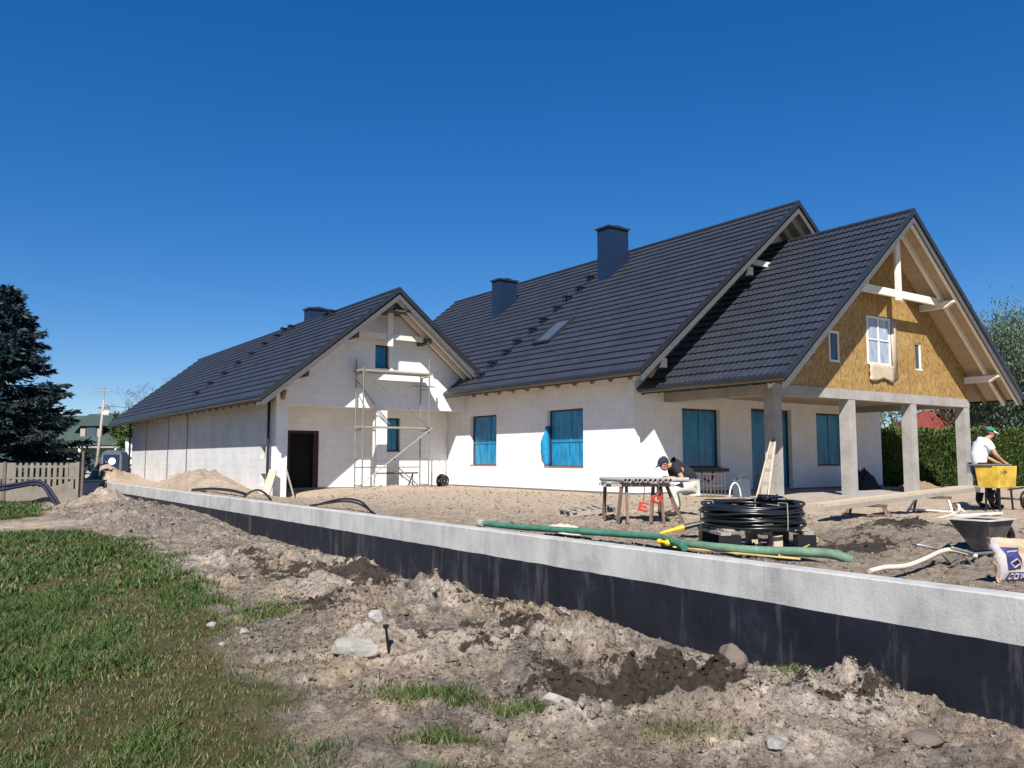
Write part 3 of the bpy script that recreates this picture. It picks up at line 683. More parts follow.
for (xa, ya), (xb, yb) in (((17.4, 22.38), (18.5, 22.38)), ((17.4, 23.26), (18.5, 23.26))): t.beam(on_roof(xa, ya, .07), on_roof(xb, yb, .07), .09, .12, (-S, 0, 1))
for x in (17.42, 18.48): t.beam(on_roof(x, 22.36, .065), on_roof(x, 23.28, .065), .12, .11, (-S, 0, 1))
sk = t.build("skylight", M['trim'], main_roof)
t = MB(); t.beam(on_roof(17.44, 22.82, .085), on_roof(18.46, 22.82, .085), .8, .02, (-S, 0, 1)); t.build("skylight_glass", M['skyglass'], main_roof)
for x, y in ((15.96, 24.69), (16.49, 24.68), (17.04, 24.57), (17.55, 24.63), (18.11, 24.43), (18.65, 24.5), (19.24, 24.4), (19.82, 24.5), (20.3, 24.35), (20.92, 24.45)):
    step_bracket(main_roof, x, y, zmain, S)

# --- garage wing
GXL, GZL, GXR, GXRR = 8.385, 2.95, 12.97, 16.22
gz = lambda x: GZL+S*(x-GXL) if x < GXR else GZL+S*(GXR-GXL)-S*(x-GXR)
g_roof, gzr = roof("roof", GXL, GZL, GXR, S, GXRR, 24.96, 50.0, lambda v: (24.96, 50.0), lambda v: (24.96, 50.0),
    [(1, 24.96, 50.0, GXL, GXR), (-1, 24.96, 50.0, GXRR, GXR)])
rake(g_roof, GXL, GZL, GXR, gzr, GXRR, 24.96, S, (.22, .68))
eave(g_roof, GXL, GZL, 24.94, 49.9, 1, 9.24, S, .9)
t = MB(); t.box(11.7, 14.3, 25.64, 25.73, 5.10, 5.28); t.build("tie_beam", M['timber_w'], g_roof)
t = MB(); t.box(12.87, 13.07, 25.58, 25.635, 4.85, 6.4); t.build("king_post", M['timber_w'], g_roof)
for x in (9.9, 16.0, 11.6, 14.35):
    t = MB(); z = gz(x)-.45; t.box(x-.07, x+.07, 25.3, 26.12, z-.12, z+.08); t.build("purlin", M['barge'], g_roof)
t = MB(); t.box(12.4, 13.6, 25.1, 26.1, 6.0, 6.04); t.build("collar_board", M['barge'], g_roof)
chimney(g_roof, 13.25, 14.1, 33.7, 34.35, 5.2, 7.38)
for x, y in ((9.08, 35.5), (9.59, 35.5), (10.11, 35.3), (10.73, 35.5), (11.21, 35.2), (11.79, 35.3), (12.2, 34.9), (12.62, 35.2), (12.62, 34.3), (12.6, 30.5), (12.66, 30.05)): step_bracket(g_roof, x, y, gz, S)
gtop = lambda u: gz(u)-.17
gwall("wall", 'x', 9.23, 9.55, 26.52, 48.3, -.6, lambda u: gz(9.23)-.17, [(27.05, 27.55, 1.02, 1.46), (27.0, 27.5, .12, .52)], M['aac2'], house)
gwall("wall", 'y', 26.13, 26.48, 9.23, 16.347, 2.74, gtop, [(12.67, 13.2, 4.13, 4.95)], M['aac'], house, (GXR, 16.2))
gwall("wall", 'y', 27.4, 27.7, 9.553, 16.347, -.6, lambda u: 2.93, [(10.09, 11.2, -.2, 1.97), (13.5, 14.33, 1.26, 2.49)], M['aac'], house)
gwall("wall", 'y', 48.0, 48.3, 9.553, 16.3, -.6, gtop, [], M['aac2'], house, (GXR,))
gwall("wall", 'x', 16.0, 16.3, 37.2, 47.997, -.6, lambda u: gz(16.0)-.2, [], M['aac2'], house)
t = MB(); t.box(9.23, 16.345, 26.483, 27.397, 2.90, 3.0); t.build("ceiling", M['timber_w'], house)
t = MB(); t.box(9.56, 16.345, 27.38, 27.397, -.5, .03); t.build("plinth", M['plinth'], house)
t = MB(); t.box(9.235, 9.61, 26.135, 26.515, -.6, 2.737); t.build("column", M['aac'], house)
t = MB(); t.box(12.78, 13.16, 26.135, 26.475, -.6, 2.737); t.build("column", M['aac'], house)
window('y', 26.13, 12.67, 13.2, 4.13, 4.95, M['filmdark'], False, M['frame'])
window('y', 27.4, 13.5, 14.33, 1.26, 2.49, M['film'], M['filmlight'], M['frame'], vm=.72, hz=0)
f = MB()
for p in ([(10.09, -.2), (10.19, -.2), (10.19, 1.97), (10.09, 1.97)], [(11.02, -.2), (11.2, -.2), (11.2, 1.97), (11.02, 1.97)], [(10.19, 1.87), (11.02, 1.87), (11.02, 1.97), (10.19, 1.97)]): f.prism(p, 'y', 27.44, 27.60)
dr = f.build("side_door", M['doorframe'], house); t = MB(); t.box(10.19, 11.02, 27.55, 27.58, -.2, 1.87); t.build("door_panel", M['door'], dr)
t = MB()
for ya, za in ((27.05, 1.02), (27.0, .12)): t.box(9.36, 9.40, ya, ya+.5, za, za+.42)
t.build("wall_socket_box", M['dplank'], house)
for y in (44.87, 40.3, 36.97):
    t = MB(); t.box(9.205, 9.227, y-.07, y+.07, -.3, 3.3); t.build("conduit_strip", M['steel'], house)
for y, x in ((48.36, 9.13), (26.45, 9.10)):
    t = MB(); t.tube([(x, y, -.35), (x, y, 2.9)], .05, 8); t.build("downpipe", M['gutter'], house, True)

# --- porch wing
PX0, PZ0, PXR, PXRR, PS = 16.52, 3.01, 22.46, 28.40, .83
pz = lambda x: PZ0+PS*(x-PX0) if x < PXR else PZ0+PS*(PXR-PX0)-PS*(x-PXR)
GY = 13.38
pcut = .25/math.cos(math.atan(PS))
p_roof, pzr = roof("roof", PX0, PZ0, PXR, PS, PXRR, 12.24, 17.17, lambda v: (12.24, 17.10), lambda v: (12.24, 17.17),
    [(1, 12.24, 17.17, PX0, PXR), (-1, 12.24, 17.17, PXRR, PXR)])
rake(p_roof, PX0, PZ0, PXR, pzr, PXRR, 12.24, PS, (.05, .48))
eave(p_roof, PX0, PZ0, 12.22, 17.12, 1, 17.55, PS, .62)
eave(p_roof, PXRR, PZ0, 12.22, 17.1, -1, 27.45, PS, .62)
t = MB(); t.box(19.9, 25.0, 12.81, 12.91, 5.58, 5.79); t.build("tie_beam", M['timber_w'], p_roof)
t = MB(); t.box(22.34, 22.58, 12.74, 12.805, 5.48, 7.55); t.build("king_post", M['timber_w'], p_roof)
for x in (17.75, 27.25, 20.2, 24.75):
    t = MB(); z = pz(x)-.42
    prof = [(GY+.015, z-.14), (GY+.015, z+.06), (12.34, z+.06), (12.34, z-.0), (12.44, z-.02), (12.6, z-.13)]
    t.prism(prof, 'x', x-.08, x+.08); t.build("purlin", M['timber_w'], p_roof)
osb = gwall("gable_board_wall", 'y', GY+.02, GY+.1, 17.56, 27.41, 2.911, lambda u: pz(u)-.17, [(21.79, 22.97, 3.69, 5.08), (20.0, 20.46, 3.64, 4.49), (24.34, 24.72, 3.66, 4.51)], M['osb'], house, (PXR,))
window('y', GY+.02, 21.79, 22.97, 3.69, 5.08, M['glass_film'], M['whiteframe'], M['whiteframe'], vm=.5, hz=.52, depth=-.03, frame=M['whiteframe'])
window('y', GY+.02, 20.0, 20.46, 3.64, 4.49, M['glass'], False, M['whiteframe'], depth=.0, frame=M['whiteframe'])
window('y', GY+.02, 24.34, 24.72, 3.66, 4.51, M['glass'], False, M['whiteframe'], depth=.04, frame=M['whiteframe'])
t = MB(); sh = []
for i in range(10):
    for j in range(7):
        sh.append((21.82+i*.135+.03*math.sin(j*1.7), GY-.01-.035*abs(math.sin(i*1.1+j*.6))-.02*(i % 2), 3.70-j*.075-.05*math.sin(i*.9)*(j/6)))
t.add(sh, [(i*7+j, (i+1)*7+j, (i+1)*7+j+1, i*7+j+1) for i in range(9) for j in range(6)])
t.add([(23.0, GY+.0, 5.12), (23.32, GY+.0, 5.08), (23.3, GY-.02, 3.36), (23.02, GY-.03, 3.28), (23.12, GY-.05, 4.4)], [(0, 4, 1), (4, 2, 1), (4, 3, 2), (0, 3, 4)])
o = t.build("hanging_sheet", M['sheet'], osb, True); md = o.modifiers.new("thickness", 'SOLIDIFY'); md.thickness = .004
t = MB(); t.box(17.54, 27.42, GY, GY+.32, 2.64, 2.908); t.build("beam", M['concrete'], house)
t = MB(); t.box(17.543, 17.86, GY+.323, 17.187, 2.64, 2.908); t.build("beam", M['concrete'], house)
t = MB(); t.box(27.1, 27.417, GY+.323, 17.187, 2.64, 2.908); t.build("beam", M['concrete'], house)
t = MB(); t.box(17.865, 27.095, GY+.325, 17.187, 2.84, 2.9); t.build("ceiling", M['soffit'], house)
for x in (17.56, 20.80, 23.95, 27.10):
    t = MB(); t.box(x, x+.31, GY+.01, GY+.32, .013, 2.638); t.build("column", M['concrete'], house)
t = MB(); t.box(17.3, 27.5, GY-.25, 17.16, -.4, .01); t.build("porch_slab", M['concrete'], house)

# ------------------------------------------------------------------ people
def frame_at(loc, yaw): return Matrix.Translation(Vector(loc)) @ Matrix.Rotation(yaw, 4, 'Z')
def skin(name, joints, edges, mat, parent, Mx, sub=2):
    """one smooth surface grown round a skeleton: joints {key: (x,y,z,radius)}; first key is the root"""
    keys = list(joints); me = bpy.data.meshes.new(name)
    me.from_pydata([Mx @ Vector(joints[k][:3]) for k in keys], [(keys.index(a), keys.index(b)) for a, b in edges], [])
    o = bpy.data.objects.new(name, me); COL.objects.link(o)
    sm = o.modifiers.new("skin", 'SKIN'); sm.use_smooth_shade = True
    for i, k in enumerate(keys):
        r = joints[k][3]; me.skin_vertices[0].data[i].radius = (r, r) if not isinstance(r, tuple) else r
        me.skin_vertices[0].data[i].use_root = (i == 0)
    ss = o.modifiers.new("smooth", 'SUBSURF'); ss.levels = sub; ss.render_levels = sub
    bpy.context.view_layer.update()
    ev = o.evaluated_get(bpy.context.evaluated_depsgraph_get()); nm = bpy.data.meshes.new_from_object(ev)
    bpy.data.objects.remove(o); nm.name = name; nm.materials.clear(); nm.materials.append(mat)
    nm.polygons.foreach_set("use_smooth", [True]*len(nm.polygons))
    return link(name, nm, parent)
def hand(j, e, pre, wrist, d, side, curl, spread):
    """palm, five bent fingers; d = pointing direction, side = thumb side, curl = palm normal"""
    w = Vector(wrist); d = Vector(d).normalized(); s = Vector(side).normalized(); c = Vector(curl).normalized()
    palm = w+d*.085; j[pre+'palm'] = (*palm, .028); e.append((pre+'wrist', pre+'palm'))
    for k, (off, ln) in enumerate(((.030, .072), (.010, .080), (-.010, .075), (-.030, .058))):
        a = palm+s*off+d*.018; b = a+d*ln*.5+c*ln*.22; t = b+d*ln*.25+c*ln*.42
        for q, p, r in (('a', a, .0105), ('b', b, .0095), ('c', t, .008)): j[pre+'f%d%s' % (k, q)] = (*p, r)
        e += [(pre+'palm', pre+'f%da' % k), (pre+'f%da' % k, pre+'f%db' % k), (pre+'f%db' % k, pre+'f%dc' % k)]
    a = w+d*.035+s*.030; b = a+s*.026+d*.035+c*.014; t = b+d*.03+c*.02
    for q, p, r in (('ta', a, .013), ('tb', b, .011), ('tc', t, .009)): j[pre+q] = (*p, r)
    e += [(pre+'palm', pre+'ta'), (pre+'ta', pre+'tb'), (pre+'tb', pre+'tc')]
def head_parts(root, Mx, c, fwd, up, hairmat, capmat, brimmat, back=False):
    """ears, nose, eyes, mouth, hair and a cap round a head centred at c"""
    f = Vector(fwd).normalized(); u = Vector(up).normalized(); s = f.cross(u).normalized(); c = Vector(c)
    B = Matrix((( s.x, f.x, u.x), (s.y, f.y, u.y), (s.z, f.z, u.z)))
    def part(name, items, mat):
        b = MB()
        for (x, y, z), r in items: b.ell(c+B @ Vector((x, y, z)), r, 10, 7, 0, B)
        b.xf(Mx); return b.build(name, mat, root, True)
    part("hair", [((0, -.025, .02), (.083, .092, .098))], hairmat)
    for sx in (-1, 1): part("eye", [((.032*sx, .088, .012), (.011, .008, .007))], M['hair'])
    b = MB(); n = 14; rows = []
    for t, rr, yy in ((0, 1.04, 0), (.35, 1.02, 0), (.7, .80, -.005), (.95, .40, -.01), (1.0, .02, -.01)):
        rows.append([(c+B @ Vector((.086*rr*math.cos(2*math.pi*i/n), .100*rr*math.sin(2*math.pi*i/n)+yy, .045+.085*t))) for i in range(n)])
    b.add([p for r in rows for p in r], [(i*n+k, i*n+(k+1) % n, (i+1)*n+(k+1) % n, (i+1)*n+k) for i in range(4) for k in range(n)])
    b.xf(Mx); cap = b.build("cap", capmat, root, True)
    b = MB(); vs = []
    for i in range(9):
        a = R(25+130*i/8); x, y = math.cos(a), math.sin(a)
        vs += [c+B @ Vector((.088*x, .10*y, .048)), c+B @ Vector((.080*x, .10*y+.085*y*y, .030)), c+B @ Vector((.080*x, .10*y+.085*y*y, .038)), c+B @ Vector((.088*x, .10*y, .058))]
    b.add(vs, [(i*4+k, i*4+(k+1) % 4, i*4+4+(k+1) % 4, i*4+4+k) for i in range(8) for k in range(4)]); b.xf(Mx); b.build("cap_brim", brimmat, cap, True)
def body_head(j, e, c, fwd, up):
    f = Vector(fwd).normalized(); u = Vector(up).normalized(); s = f.cross(u).normalized(); c = Vector(c)
    j['jaw'] = (*(c-u*.055+f*.03), .062); j['skull'] = (*(c+u*.035-f*.005), .084); j['nose'] = (*(c+f*.098-u*.012), .012); j['chin'] = (*(c-u*.105+f*.058), .028)
    j['nose0'] = (*(c+f*.07-u*.005), .035)
    e += [('neck', 'jaw'), ('jaw', 'skull'), ('jaw', 'chin'), ('jaw', 'nose0'), ('nose0', 'nose')]
    for k, sx in (('ea', 1), ('eb', -1)): j[k] = (*(c+s*.088*sx-u*.01-f*.012), .018); e.append(('skull', k))

# local axes of both figures: x to the right in the photograph, y away from the camera
YAW = R(-35.23)
def worker_standing():
    loc = Vector((18.18, 8.62, -.02)); Mx = frame_at(loc, YAW)
    root = thing("person", "man in a green cap and white t-shirt leaning over the yellow tub", "person", loc)
    j = {'pelvis': (-.10, 0, .90, .13), 'waist': (-.11, 0, 1.05, .13), 'chest': (-.05, 0, 1.26, .15), 'neck': (.06, 0, 1.44, .055)}
    e = [('pelvis', 'waist'), ('waist', 'chest'), ('chest', 'neck')]
    body_head(j, e, (.135, 0, 1.565), (1, -.25, -.35), (.3, 0, 1))
    for sd, y in (('l', .19), ('r', -.19)):
        j[sd+'sh'] = (.0, y*.95, 1.375, .062); j[sd+'el'] = (.10, y*1.3, 1.10, .045)
        wr = (.27, y*.75-.06, .965); j[sd+'wrist'] = (*wr, .031); e += [('chest', sd+'sh'), (sd+'sh', sd+'el'), (sd+'el', sd+'wrist')]
        hand(j, e, sd, wr, (.8, -.1, -.45), (.2, -math.copysign(1, y), .2), (-.2, 0, -1), 0)
        j[sd+'hip'] = (-.10, y*.5, .84, .095); j[sd+'kn'] = (-.05+.02*(y > 0), y*.65, .47, .062); j[sd+'an'] = (-.09+.13*(y < 0), y*.75, .09, .042); j[sd+'toe'] = (.06+.13*(y < 0), y*.8-.03, .045, .036)
        e += [('pelvis', sd+'hip'), (sd+'hip', sd+'kn'), (sd+'kn', sd+'an'), (sd+'an', sd+'toe')]
    body = skin("body", j, e, M['skin'], root, Mx)
    s = {'chest': (-.06, 0, 1.26, (.185, .165)), 'waist': (-.12, 0, 1.05, (.175, .155)), 'hem': (-.11, 0, .80, (.17, .16)), 'top': (.02, 0, 1.385, (.10, .10)), 'col': (.045, 0, 1.42, .068)}
    se = [('chest', 'waist'), ('waist', 'hem'), ('chest', 'top'), ('top', 'col')]
    for sd, y in (('l', .19), ('r', -.19)):
        s[sd+'s'] = (-.01, y*.86, 1.345, .095); s[sd+'a'] = (.065, y*1.17, 1.19, .076); se += [('top', sd+'s'), (sd+'s', sd+'a')]
    skin("t_shirt", s, se, M['shirt_white'], root, Mx)
    t = {'pelvis': (-.10, 0, .90, .155)}; te = []
    for sd, y in (('l', .19), ('r', -.19)):
        for k, r in (('hip', .108), ('kn', .085), ('an', .072)): x_, y_, z_, _ = j[sd+k]; t[sd+k] = (x_, y_, z_+(.02 if k == 'an' else 0), r)
        te += [('pelvis', sd+'hip'), (sd+'hip', sd+'kn'), (sd+'kn', sd+'an')]
    skin("trousers", t, te, M['trouser_dark'], root, Mx)
    for sd in 'lr':
        a, b_ = j[sd+'an'], j[sd+'toe']; skin("boot", {'h': (a[0]-.02, a[1], .055, .055), 't': (b_[0], b_[1], .048, .05), 'n': (b_[0]+.06, b_[1], .04, .038), 's': (a[0], a[1], .13, .055)}, [('h', 't'), ('t', 'n'), ('h', 's')], M['boot'], root, Mx, 1)
    head_parts(root, Mx, (.135, 0, 1.565), (1, -.25, -.35), (.3, 0, 1), M['hair'], M['cap_green'], M['white'])
worker_standing()
def worker_crouching():
    loc = Vector((11.08, 10.68, -.02)); Mx = frame_at(loc, YAW)
    root = thing("person", "crouching man in a dark cap and black t-shirt working at the pipe table", "person", loc)
    DZ = .06
    j = {'pelvis': (.36, .05, .56, .13), 'waist': (.29, .04, .70, .125), 'chest': (.14, .02, .79+DZ, .145), 'neck': (-.05, -.01, .86+DZ*.8, .055)}
    e = [('pelvis', 'waist'), ('waist', 'chest'), ('chest', 'neck')]
    hc = (-.16, -.02, .93); hf = (-.85, -.3, -.6); hu = (-.45, 0, .9)
    body_head(j, e, hc, hf, hu)
    for sd, y in (('l', .19), ('r', -.19)):
        j[sd+'sh'] = (.02, y, .82+DZ, .060); el = (.14, y*1.45, .64) if y < 0 else (.02, y*1.4, .62)
        j[sd+'el'] = (*el, .044); wr = (-.07, y*.75-.03, .69); j[sd+'wrist'] = (*wr, .030)
        e += [('chest', sd+'sh'), (sd+'sh', sd+'el'), (sd+'el', sd+'wrist')]
        hand(j, e, sd, wr, (-.95, -.1, -.1), (0, -math.copysign(1, y), .4), (-.1, 0, -1), 0)
        kx = -.03 if y < 0 else .06; j[sd+'hip'] = (.33, .05+y*.5, .53, .095); j[sd+'kn'] = (kx, .05+y*.85, .47, .062); j[sd+'an'] = (kx+.07, .05+y*.8, .09, .042); j[sd+'toe'] = (kx-.09, .03+y*.8, .045, .036)
        e += [('pelvis', sd+'hip'), (sd+'hip', sd+'kn'), (sd+'kn', sd+'an'), (sd+'an', sd+'toe')]
    skin("body", j, e, M['skin'], root, Mx)
    s = {'chest': (.14, .02, .80+DZ, (.175, .165)), 'waist': (.29, .04, .705, (.16, .155)), 'hem': (.36, .05, .58, (.16, .15)), 'top': (.0, 0, .85+DZ, (.10, .10)), 'col': (-.03, -.005, .86+DZ, .066)}
    se = [('chest', 'waist'), ('waist', 'hem'), ('chest', 'top'), ('top', 'col')]
    for sd, y in (('l', .19), ('r', -.19)):
        s[sd+'s'] = (.03, y*.86, .815+DZ, .09); a = Vector(j[sd+'sh'][:3]).lerp(Vector(j[sd+'el'][:3]), .6); s[sd+'a'] = (*a, .070); se += [('top', sd+'s'), (sd+'s', sd+'a')]
    skin("t_shirt", s, se, M['shirt_black'], root, Mx)
    t = {'pelvis': (.36, .05, .55, .15)}; te = []
    for sd in 'lr':
        for k, r in (('hip', .105), ('kn', .086), ('an', .068)): x_, y_, z_, _ = j[sd+k]; t[sd+k] = (x_, y_, z_+(.03 if k == 'an' else 0), r)
        te += [('pelvis', sd+'hip'), (sd+'hip', sd+'kn'), (sd+'kn', sd+'an')]
    skin("trousers", t, te, M['trouser_light'], root, Mx)
    for sd in 'lr':
        a, b_ = j[sd+'an'], j[sd+'toe']; skin("boot", {'h': (a[0]+.02, a[1], .055, .055), 't': (b_[0], b_[1], .048, .05), 'n': (b_[0]-.06, b_[1], .04, .038), 's': (a[0], a[1], .13, .055)}, [('h', 't'), ('t', 'n'), ('h', 's')], M['boot'], root, Mx, 1)
    head_parts(root, Mx, hc, hf, hu, M['hair'], M['cap_navy'], M['cap_navy'])
worker_crouching()

# ------------------------------------------------------------------ things on the plot
# scaffold in front of the garage gable
sc = thing("scaffold", "galvanised tube scaffold tower with two plank decks before the garage gable", "scaffold", (13.1, 25.6, 0))
fl, fr, rl, rr_ = (11.81, 25.2), (14.29, 25.2), (11.90, 25.98), (14.38, 25.98)
for (x, y), zt in ((fl, 4.05), (fr, 4.46), (rl, 4.36), (rr_, 4.05)):
    t = MB(); t.tube([(x, y, -.14), (x, y, zt)], .026, 8); t.box(x-.07, x+.07, y-.07, y+.07, -.15, -.12); t.build("post", M['steel'], sc, True, 40)
def rail(a, b_, n="rail", r=.021, m='steel'):
    t = MB(); t.tube([a, b_], r, 6); t.build(n, M[m], sc, True, 40)
for z in (3.84, 3.43, 1.98, 1.0, .13):
    rail((*fl, z), (*rl, z)); rail((*fr, z), (*rr_, z))
for z in (.98, .10): rail((*fl, z), (*fr, z))
rail((rl[0], rl[1], .72), (rr_[0], rr_[1], .72))
for z, n in ((3.94, 3), (2.06, 2)):
    for i in range(n):
        t = MB(); y = 25.23+i*.25; t.box(11.72+.03*i, 14.45+.03*i, y, y+.23, z-.03, z+.025); t.build("deck_plank", M['dplank'], sc)
rail((fl[0], 25.16, 3.90), (fr[0]+.05, 25.16, 2.03), "brace"); rail((fr[0]+.1, 25.16, 2.06), (fl[0]-.15, 25.16, .12), "brace")
rail((rl[0], 26.02, 3.7), (13.2, 26.02, 2.2), "brace"); rail((13.3, 26.02, .9), (rr_[0], 26.02, .05), "brace"); rail((fr[0]-.35, 25.8, 3.55), (fr[0]+.55, 25.75, 3.55), "rail")
tr = thing("trestle", "small rusty sawhorse under the low window behind the scaffold", "trestle", (13.9, 26.9, -.05))
t = MB(); t.beam((13.2, 26.9, .50), (14.8, 26.9, .50), .06, .06); t.build("top_bar", M['rust'], tr)
for x in (13.5, 14.6):
    for s in (-1, 1):
        t = MB(); t.beam((x, 26.9, .48), (x-.12, 26.9+.22*s, -.12), .035, .035); t.build("leg", M['rust'], tr)
# hose coil by the wall corner
b = MB(); c = Vector((15.75, 26.75, .20))
for i in range(7):
    rr0 = .15+.055*(i % 4); off = Vector((.4, -.57, 0)).normalized()*(.055*(i//2)-.08)
    b.tube([c+off+Vector((.82*math.cos(a)*rr0*1.35, .57*math.cos(a)*rr0*1.35, math.sin(a)*rr0*.75)) for a in np.linspace(0, 6.28, 18)[:-1]], .032, 6, False, True)
tag(b.build("hose_coil", M['black'], None, True), "black hose coil standing against the white wall next to the scaffold", "hose coil")
# boards leaning at the garage column
b = MB(); b.beam((8.72, 25.55, -.24), (9.14, 26.02, .66), .05, .26, (.8, -.6, .2)); tag(b.build("leaning_board", M['plank'], None), "wide wooden board leaning on the left garage column", "board")
b = MB(); b.beam((9.72, 25.7, -.22), (9.60, 26.2, .75), .045, .03); tag(b.build("wooden_stick", M['dplank'], None), "thin wooden stick leaning on the garage column beside the dark door", "stick")
# hoses on the ground
def hose(name, pts, r, mat, label, n=8, sub=6):
    P = [Vector(p) for p in pts]; out = []
    for i in range(len(P)-1):
        p0 = P[max(i-1, 0)]; p1 = P[i]; p2 = P[i+1]; p3 = P[min(i+2, len(P)-1)]
        for k in range(sub):
            t = k/sub; out.append(.5*((2*p1)+(p2-p0)*t+(2*p0-5*p1+4*p2-p3)*t*t+(3*p1-p0-3*p2+p3)*t**3))
    out.append(P[-1]); b = MB(); b.tube(out, r, n); return tag(b.build(name, mat, None, True, 60), label, "hose")
hose("green_hose", [(7.02, 10.7, .03), (7.12, 10.0, .02), (7.10, 9.2, .04), (7.2, 8.5, .05), (7.33, 7.9, .05), (7.34, 7.4, .06), (7.22, 6.95, .04), (7.12, 6.7, -.0)], .043, M['hose_green'], "thick green hose along the wall top with its end by the far stones")
hose("green_hose", [(7.45, 7.35, -.02), (7.28, 6.75, .02), (7.22, 6.3, .03), (7.30, 5.85, .03), (7.50, 5.45, .04), (7.68, 5.20, .03), (7.82, 5.08, -.03)], .050, M['hose_pale'], "dusty pale green hose lying in front of the black pipe coil")
b = MB(); b.lathe([(.052, 0), (.066, .02), (.066, .10), (.052, .12)], (0, 0, 0), 10); b.xf(Matrix.Translation((7.0, 10.78, .03)) @ Matrix.Rotation(R(90), 4, 'X')); tag(b.build("hose_coupling", M['stone'], None, True, 40), "pale coupling ring at the far end of the green hose", "coupling")
hose("white_hose", [(6.98, 4.35, .0), (7.2, 4.33, .02), (7.45, 4.28, .02), (7.85, 4.30, .06), (8.2, 4.36, .09), (8.42, 4.34, .10), (8.6, 4.2, .04)], .024, M['hose_white'], "dirty white hose curving over the soil towards the wheelbarrow")
hose("yellow_hose", [(8.75, 6.75, .56), (9.05, 6.75, .50), (9.15, 6.75, .32), (9.25, 6.62, .10), (9.18, 6.4, -.0), (8.6, 6.1, .0), (8.05, 5.85, .0), (7.55, 5.68, .01), (7.3, 5.55, .0), (7.25, 5.3, .0), (7.2, 6.3, -.01), (7.15, 6.9, -.01)], .010, M['hose_yellow'], "thin yellow hose hanging from the black pipe coil to the ground", 6)
for i, (dx, lab) in enumerate(((0, "black hose arching over the wall top in front of the garage door, upper of two"), (.18, "black hose arching over the wall top in front of the garage door, lower of two"))):
    hose("black_hose", [(7.25, 18.0+dx, -.05), (7.28, 17.2, .08-.03*i), (7.3, 16.4, .17-.05*i), (7.3, 15.6+dx*.3, .14-.05*i), (7.28, 15.05-dx*.6, -.06)], .022, M['pipe_black'], lab)
hose("black_hose", [(7.25, 28.2, .0), (7.35, 26.3, .09), (7.45, 24.6, .08), (7.5, 23.6, .02)], .045, M['pipe_black'], "black hose lying on the sand behind the wall left of the leaning board")
hose("black_hose", [(7.4, 23.4, -.06), (7.42, 22.9, .10), (7.42, 22.3, .17), (7.4, 21.7, .12), (7.38, 21.1, -.05)], .028, M['pipe_black'], "short black hose loop standing beside the leaning board")
# stake tool with yellow end
bt = thing("pole_tool", "black pole with a yellow end lying between the pipe table and the coil", "tool", (8.6, 7.9, .05))
b = MB(); b.tube([(8.05, 8.0, .02), (8.32, 7.83, .10)], [.016, .036], 8); b.build("yellow_end", M['yellow'], bt, True, 40)
b = MB(); b.tube([(8.325, 7.828, .10), (8.95, 7.42, .27)], [.034, .026], 8); b.build("shaft", M['black'], bt, True, 40)
b = MB(); b.ell((7.22, 7.05, .02), (.05, .05, .04)); b.ell((7.20, 7.17, .03), (.04, .03, .03)); b.tube([(7.22, 7.05, .02), (7.20, 7.17, .03)], .02, 6)
tag(b.build("yellow_fitting", M['yellow'], None, True), "small yellow pipe fitting on the ground beside the green hose", "fitting")
# stack of slats
pl_ = thing("pallet", "weathered wooden pallet lying on the ground left of the pipe table", "pallet", (9.75, 12.05, 0))
PM = frame_at((9.95, 11.75, .02), R(-24)) @ Matrix.Rotation(R(-6), 4, 'Y') @ Matrix.Scale(.8, 4)
for i in range(6):
    b = MB(); b.box(-.5+i*.19, -.40+i*.19, -.45, .45, .10, .125); b.xf(PM @ Matrix.Rotation(R((7, -4, 12, -9, 3, 16)[i]), 4, 'Z') @ Matrix.Rotation(R((2, -3, 4, -2, 5, -4)[i]), 4, 'X')); b.build("slat", M['dplank'], pl_)
for y in (-.42, 0, .42):
    b = MB(); b.box(-.5, .55, y-.04, y+.04, 0, .098); b.xf(PM); b.build("runner", M['dplank'], pl_)
# pipe table
TM = frame_at((9.88, 10.2, 0), YAW)
tb = thing("work_table", "low timber work table standing on splayed rusty legs by the white wall", "table", (9.88, 10.2, 0))
b = MB(); b.box(-.70, .46, -.36, -.28, .55, .60); b.box(-.70, .46, .28, .36, .55, .60)
b.xf(TM); b.build("top_rails", M['dplank'], tb)
for k in range(4):
    b = MB(); b.box(-.66+k*.32, -.58+k*.32, -.42, .42, .602, .62); b.xf(TM); b.build("slat", M['dplank'], tb)
for x, y, dx, dy in ((-.60, .3, -.02, .06), (-.40, -.32, -.08, -.06), (-.32, -.30, .0, -.14), (.12, -.30, -.06, -.08), (.24, -.30, .02, -.12), (.34, -.30, .22, -.16), (.30, .3, .05, .1)):
    b = MB(); b.beam((x, y, .56), (x+dx, y+dy, -.03), .045, .045); b.xf(TM); b.build("leg", M['rust'], tb)
def grey_pipe():
    b = MB(); n = 12; vs = []
    for r0, y in ((.036, -.55), (.036, .55), (.028, .55), (.028, -.55)):
        vs += [(r0*math.cos(2*math.pi*i/n), y, r0*math.sin(2*math.pi*i/n)) for i in range(n)]
    b.add(vs, [(k*n+i, k*n+(i+1) % n, ((k+1) % 4)*n+(i+1) % n, ((k+1) % 4)*n+i) for k in range(4) for i in range(n)])
    return b.build("grey_pipe", M['pipe_grey'], None, True, 40)
gp = grey_pipe()
for i in range(10):
    o = gp if i == 0 else gp.copy()
    if i: COL.objects.link(o)
    o.matrix_world = frame_at(TM @ Vector((-.50+i*.078, .02-.012*i, .657)), YAW+R(14+rng.uniform(-2, 2)))
    tag(o, "grey pipe lying in the row on the low work table", "pipe", "grey pipes in a row on the work table")
o = gp.copy(); COL.objects.link(o); o.matrix_world = frame_at(TM @ Vector((.42, -.22, .660)), YAW+R(98)) ; del o["group"]
